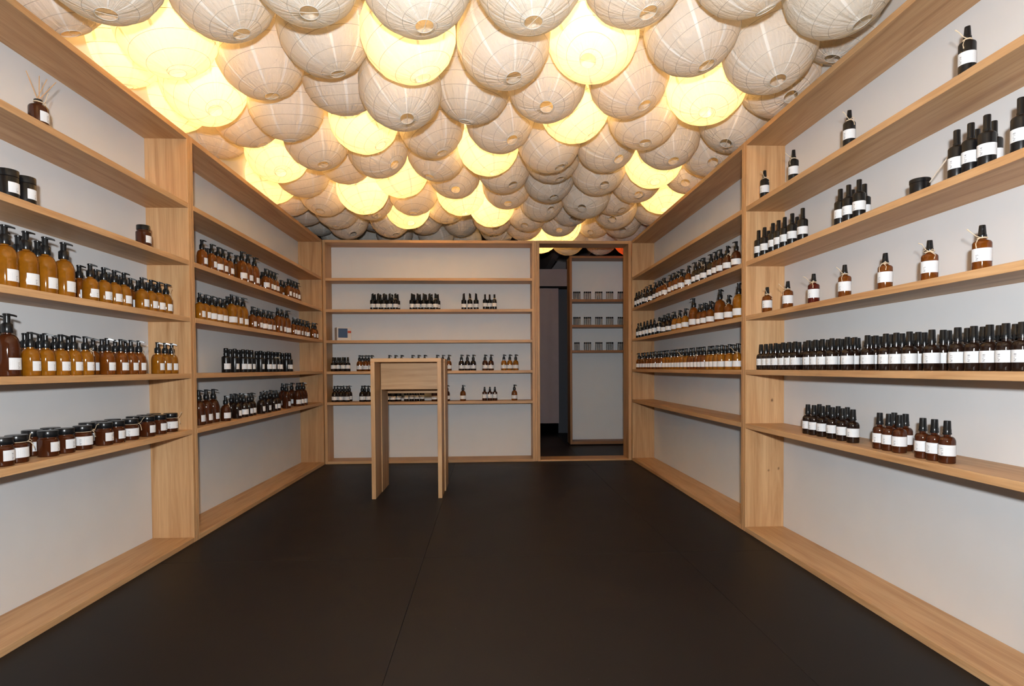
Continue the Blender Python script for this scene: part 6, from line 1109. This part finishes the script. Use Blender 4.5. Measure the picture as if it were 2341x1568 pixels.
# ------------------------------------------------------------------ paper lanterns
LR = 0.219
def lantern_meshes(turns, seed):
    rnd = random.Random(seed); seg = 44; a0 = math.asin(.036/LR); a1 = math.pi-math.asin(.034/LR); Dt = (a1-a0)/(turns-1)
    off = [rnd.uniform(-.20, .20)*Dt for _ in range(turns+2)]
    amp = rnd.uniform(.010, .02); ph = rnd.uniform(0, 6)
    def pt(s, phi, k=1.0):
        i = int(math.floor(s)); f = s-i; o_ = off[min(i, turns)]*(1-f)+off[min(i+1, turns)]*f
        th = min(max(a0+(s-1)*Dt+o_*.6*min(1, max(0, s-1)), a0), a1)
        r = LR*k*(1+amp*math.sin(2*phi+ph)*math.sin(th)*.6)
        return Vector((r*math.sin(th)*math.cos(phi), r*math.sin(th)*math.sin(phi), -r*math.cos(th)*.965))
    bm = bmesh.new(); rows = []
    N = turns*2
    for q in range(N+1):
        rows.append([bm.verts.new(pt(q/2+j/seg, 2*math.pi*j/seg, 1.0 if q % 2 == 0 else .992)) for j in range(seg+1)])
    for a, b_ in zip(rows, rows[1:]):
        for j in range(seg): bm.faces.new((a[j], a[j+1], b_[j+1], b_[j]))
    bmesh.ops.remove_doubles(bm, verts=bm.verts, dist=1e-5); bmesh.ops.recalc_face_normals(bm, faces=bm.faces)
    shade = mesh_from(bm, 'paper_shade', 'paper', 180)
    bm = bmesh.new(); pts = []
    for j in range(int((turns-1)*seg)+1):
        s = 1+j/seg; pts.append(pt(s, 2*math.pi*j/seg, .9985))
    tube(bm, pts, .0011, 4); ribs = mesh_from(bm, 'rib_wire', 'wire', 60)
    bm = bmesh.new(); zb = -LR*math.cos(a0)*.965
    tube(bm, [(.0365*math.cos(i*math.pi/14), .0365*math.sin(i*math.pi/14), zb) for i in range(28)], .0013, 5, True)
    tube(bm, [(-.036, 0, zb+.002), (0, .002, zb+.001), (.036, 0, zb+.002)], .0010, 4); ring = mesh_from(bm, 'opening_ring', 'white_wire', 60)
    return shade, ribs, ring
LM = [lantern_meshes(t, s) for t, s in ((10, 1), (9, 2), (11, 3), (10, 4), (9, 5))]
bm = bmesh.new(); bmesh.ops.create_uvsphere(bm, u_segments=12, v_segments=8, radius=.029)
for v in bm.verts:
    if v.co.z > 0: v.co.z *= 1.5; v.co.x *= 1-.35*v.co.z/.044; v.co.y *= 1-.35*v.co.z/.044
BM = mesh_from(bm, 'bulb', 'bulb_warm', 180); BR = BM.copy(); BR.materials.clear(); BR.materials.append(MATS['bulb_red'])
bm = bmesh.new(); lathe(bm, [(.014, .040), (.019, .042), (.019, .085), (.008, .092)], 12); SK = mesh_from(bm, 'lamp_socket', 'socket', 40)
lrnd = random.Random(9)
for x, y, z, lit, ax, lab in LANTERNS:
    e = empty('paper_lantern', (x, y, z)); tag(e, lab, 'lantern', 'paper globe lanterns covering the ceiling')
    q = Vector((0, 0, -1)).rotation_difference(Vector(ax)) @ Quaternion((0, 0, 1), lrnd.uniform(0, 6.28))
    s, rb, rg = lrnd.choice(LM)
    if lit == 2: s = s.copy(); s.materials.clear(); s.materials.append(MATS['paper_red'])
    for nm, me in (('paper_shade', s), ('rib_wire', rb), ('opening_ring', rg)):
        o = bpy.data.objects.new(nm, me); o.rotation_mode = 'QUATERNION'; o.rotation_quaternion = q; link(o, e)
    if lit:
        bo = bpy.data.objects.new('bulb', BM if lit == 1 else BR); bo.location = (lrnd.uniform(-.065, .065), lrnd.uniform(-.055, .055), .105); link(bo, e)
        li = bpy.data.lights.new('bulb_light', 'POINT'); li.shadow_soft_size = .025; li.energy = BULB*(.225 if lit == 1 else .09); li.color = (1.0, 0.66, 0.27) if lit == 1 else (1.0, 0.50, 0.18)
        lo = bpy.data.objects.new('bulb_light', li); lo.location = bo.location-Vector((0, 0, .062)); link(lo, e)
        so = bpy.data.objects.new('lamp_socket', SK); so.location = bo.location; link(so, e)
    bm = bmesh.new(); tube(bm, [(0, 0, .10 if lit else .19), (0, 0, ZC-z-.001)], .0028, 6); link(bpy.data.objects.new('cord', mesh_from(bm, 'cord', 'cord', 60)), e)
bpy.context.view_layer.update()
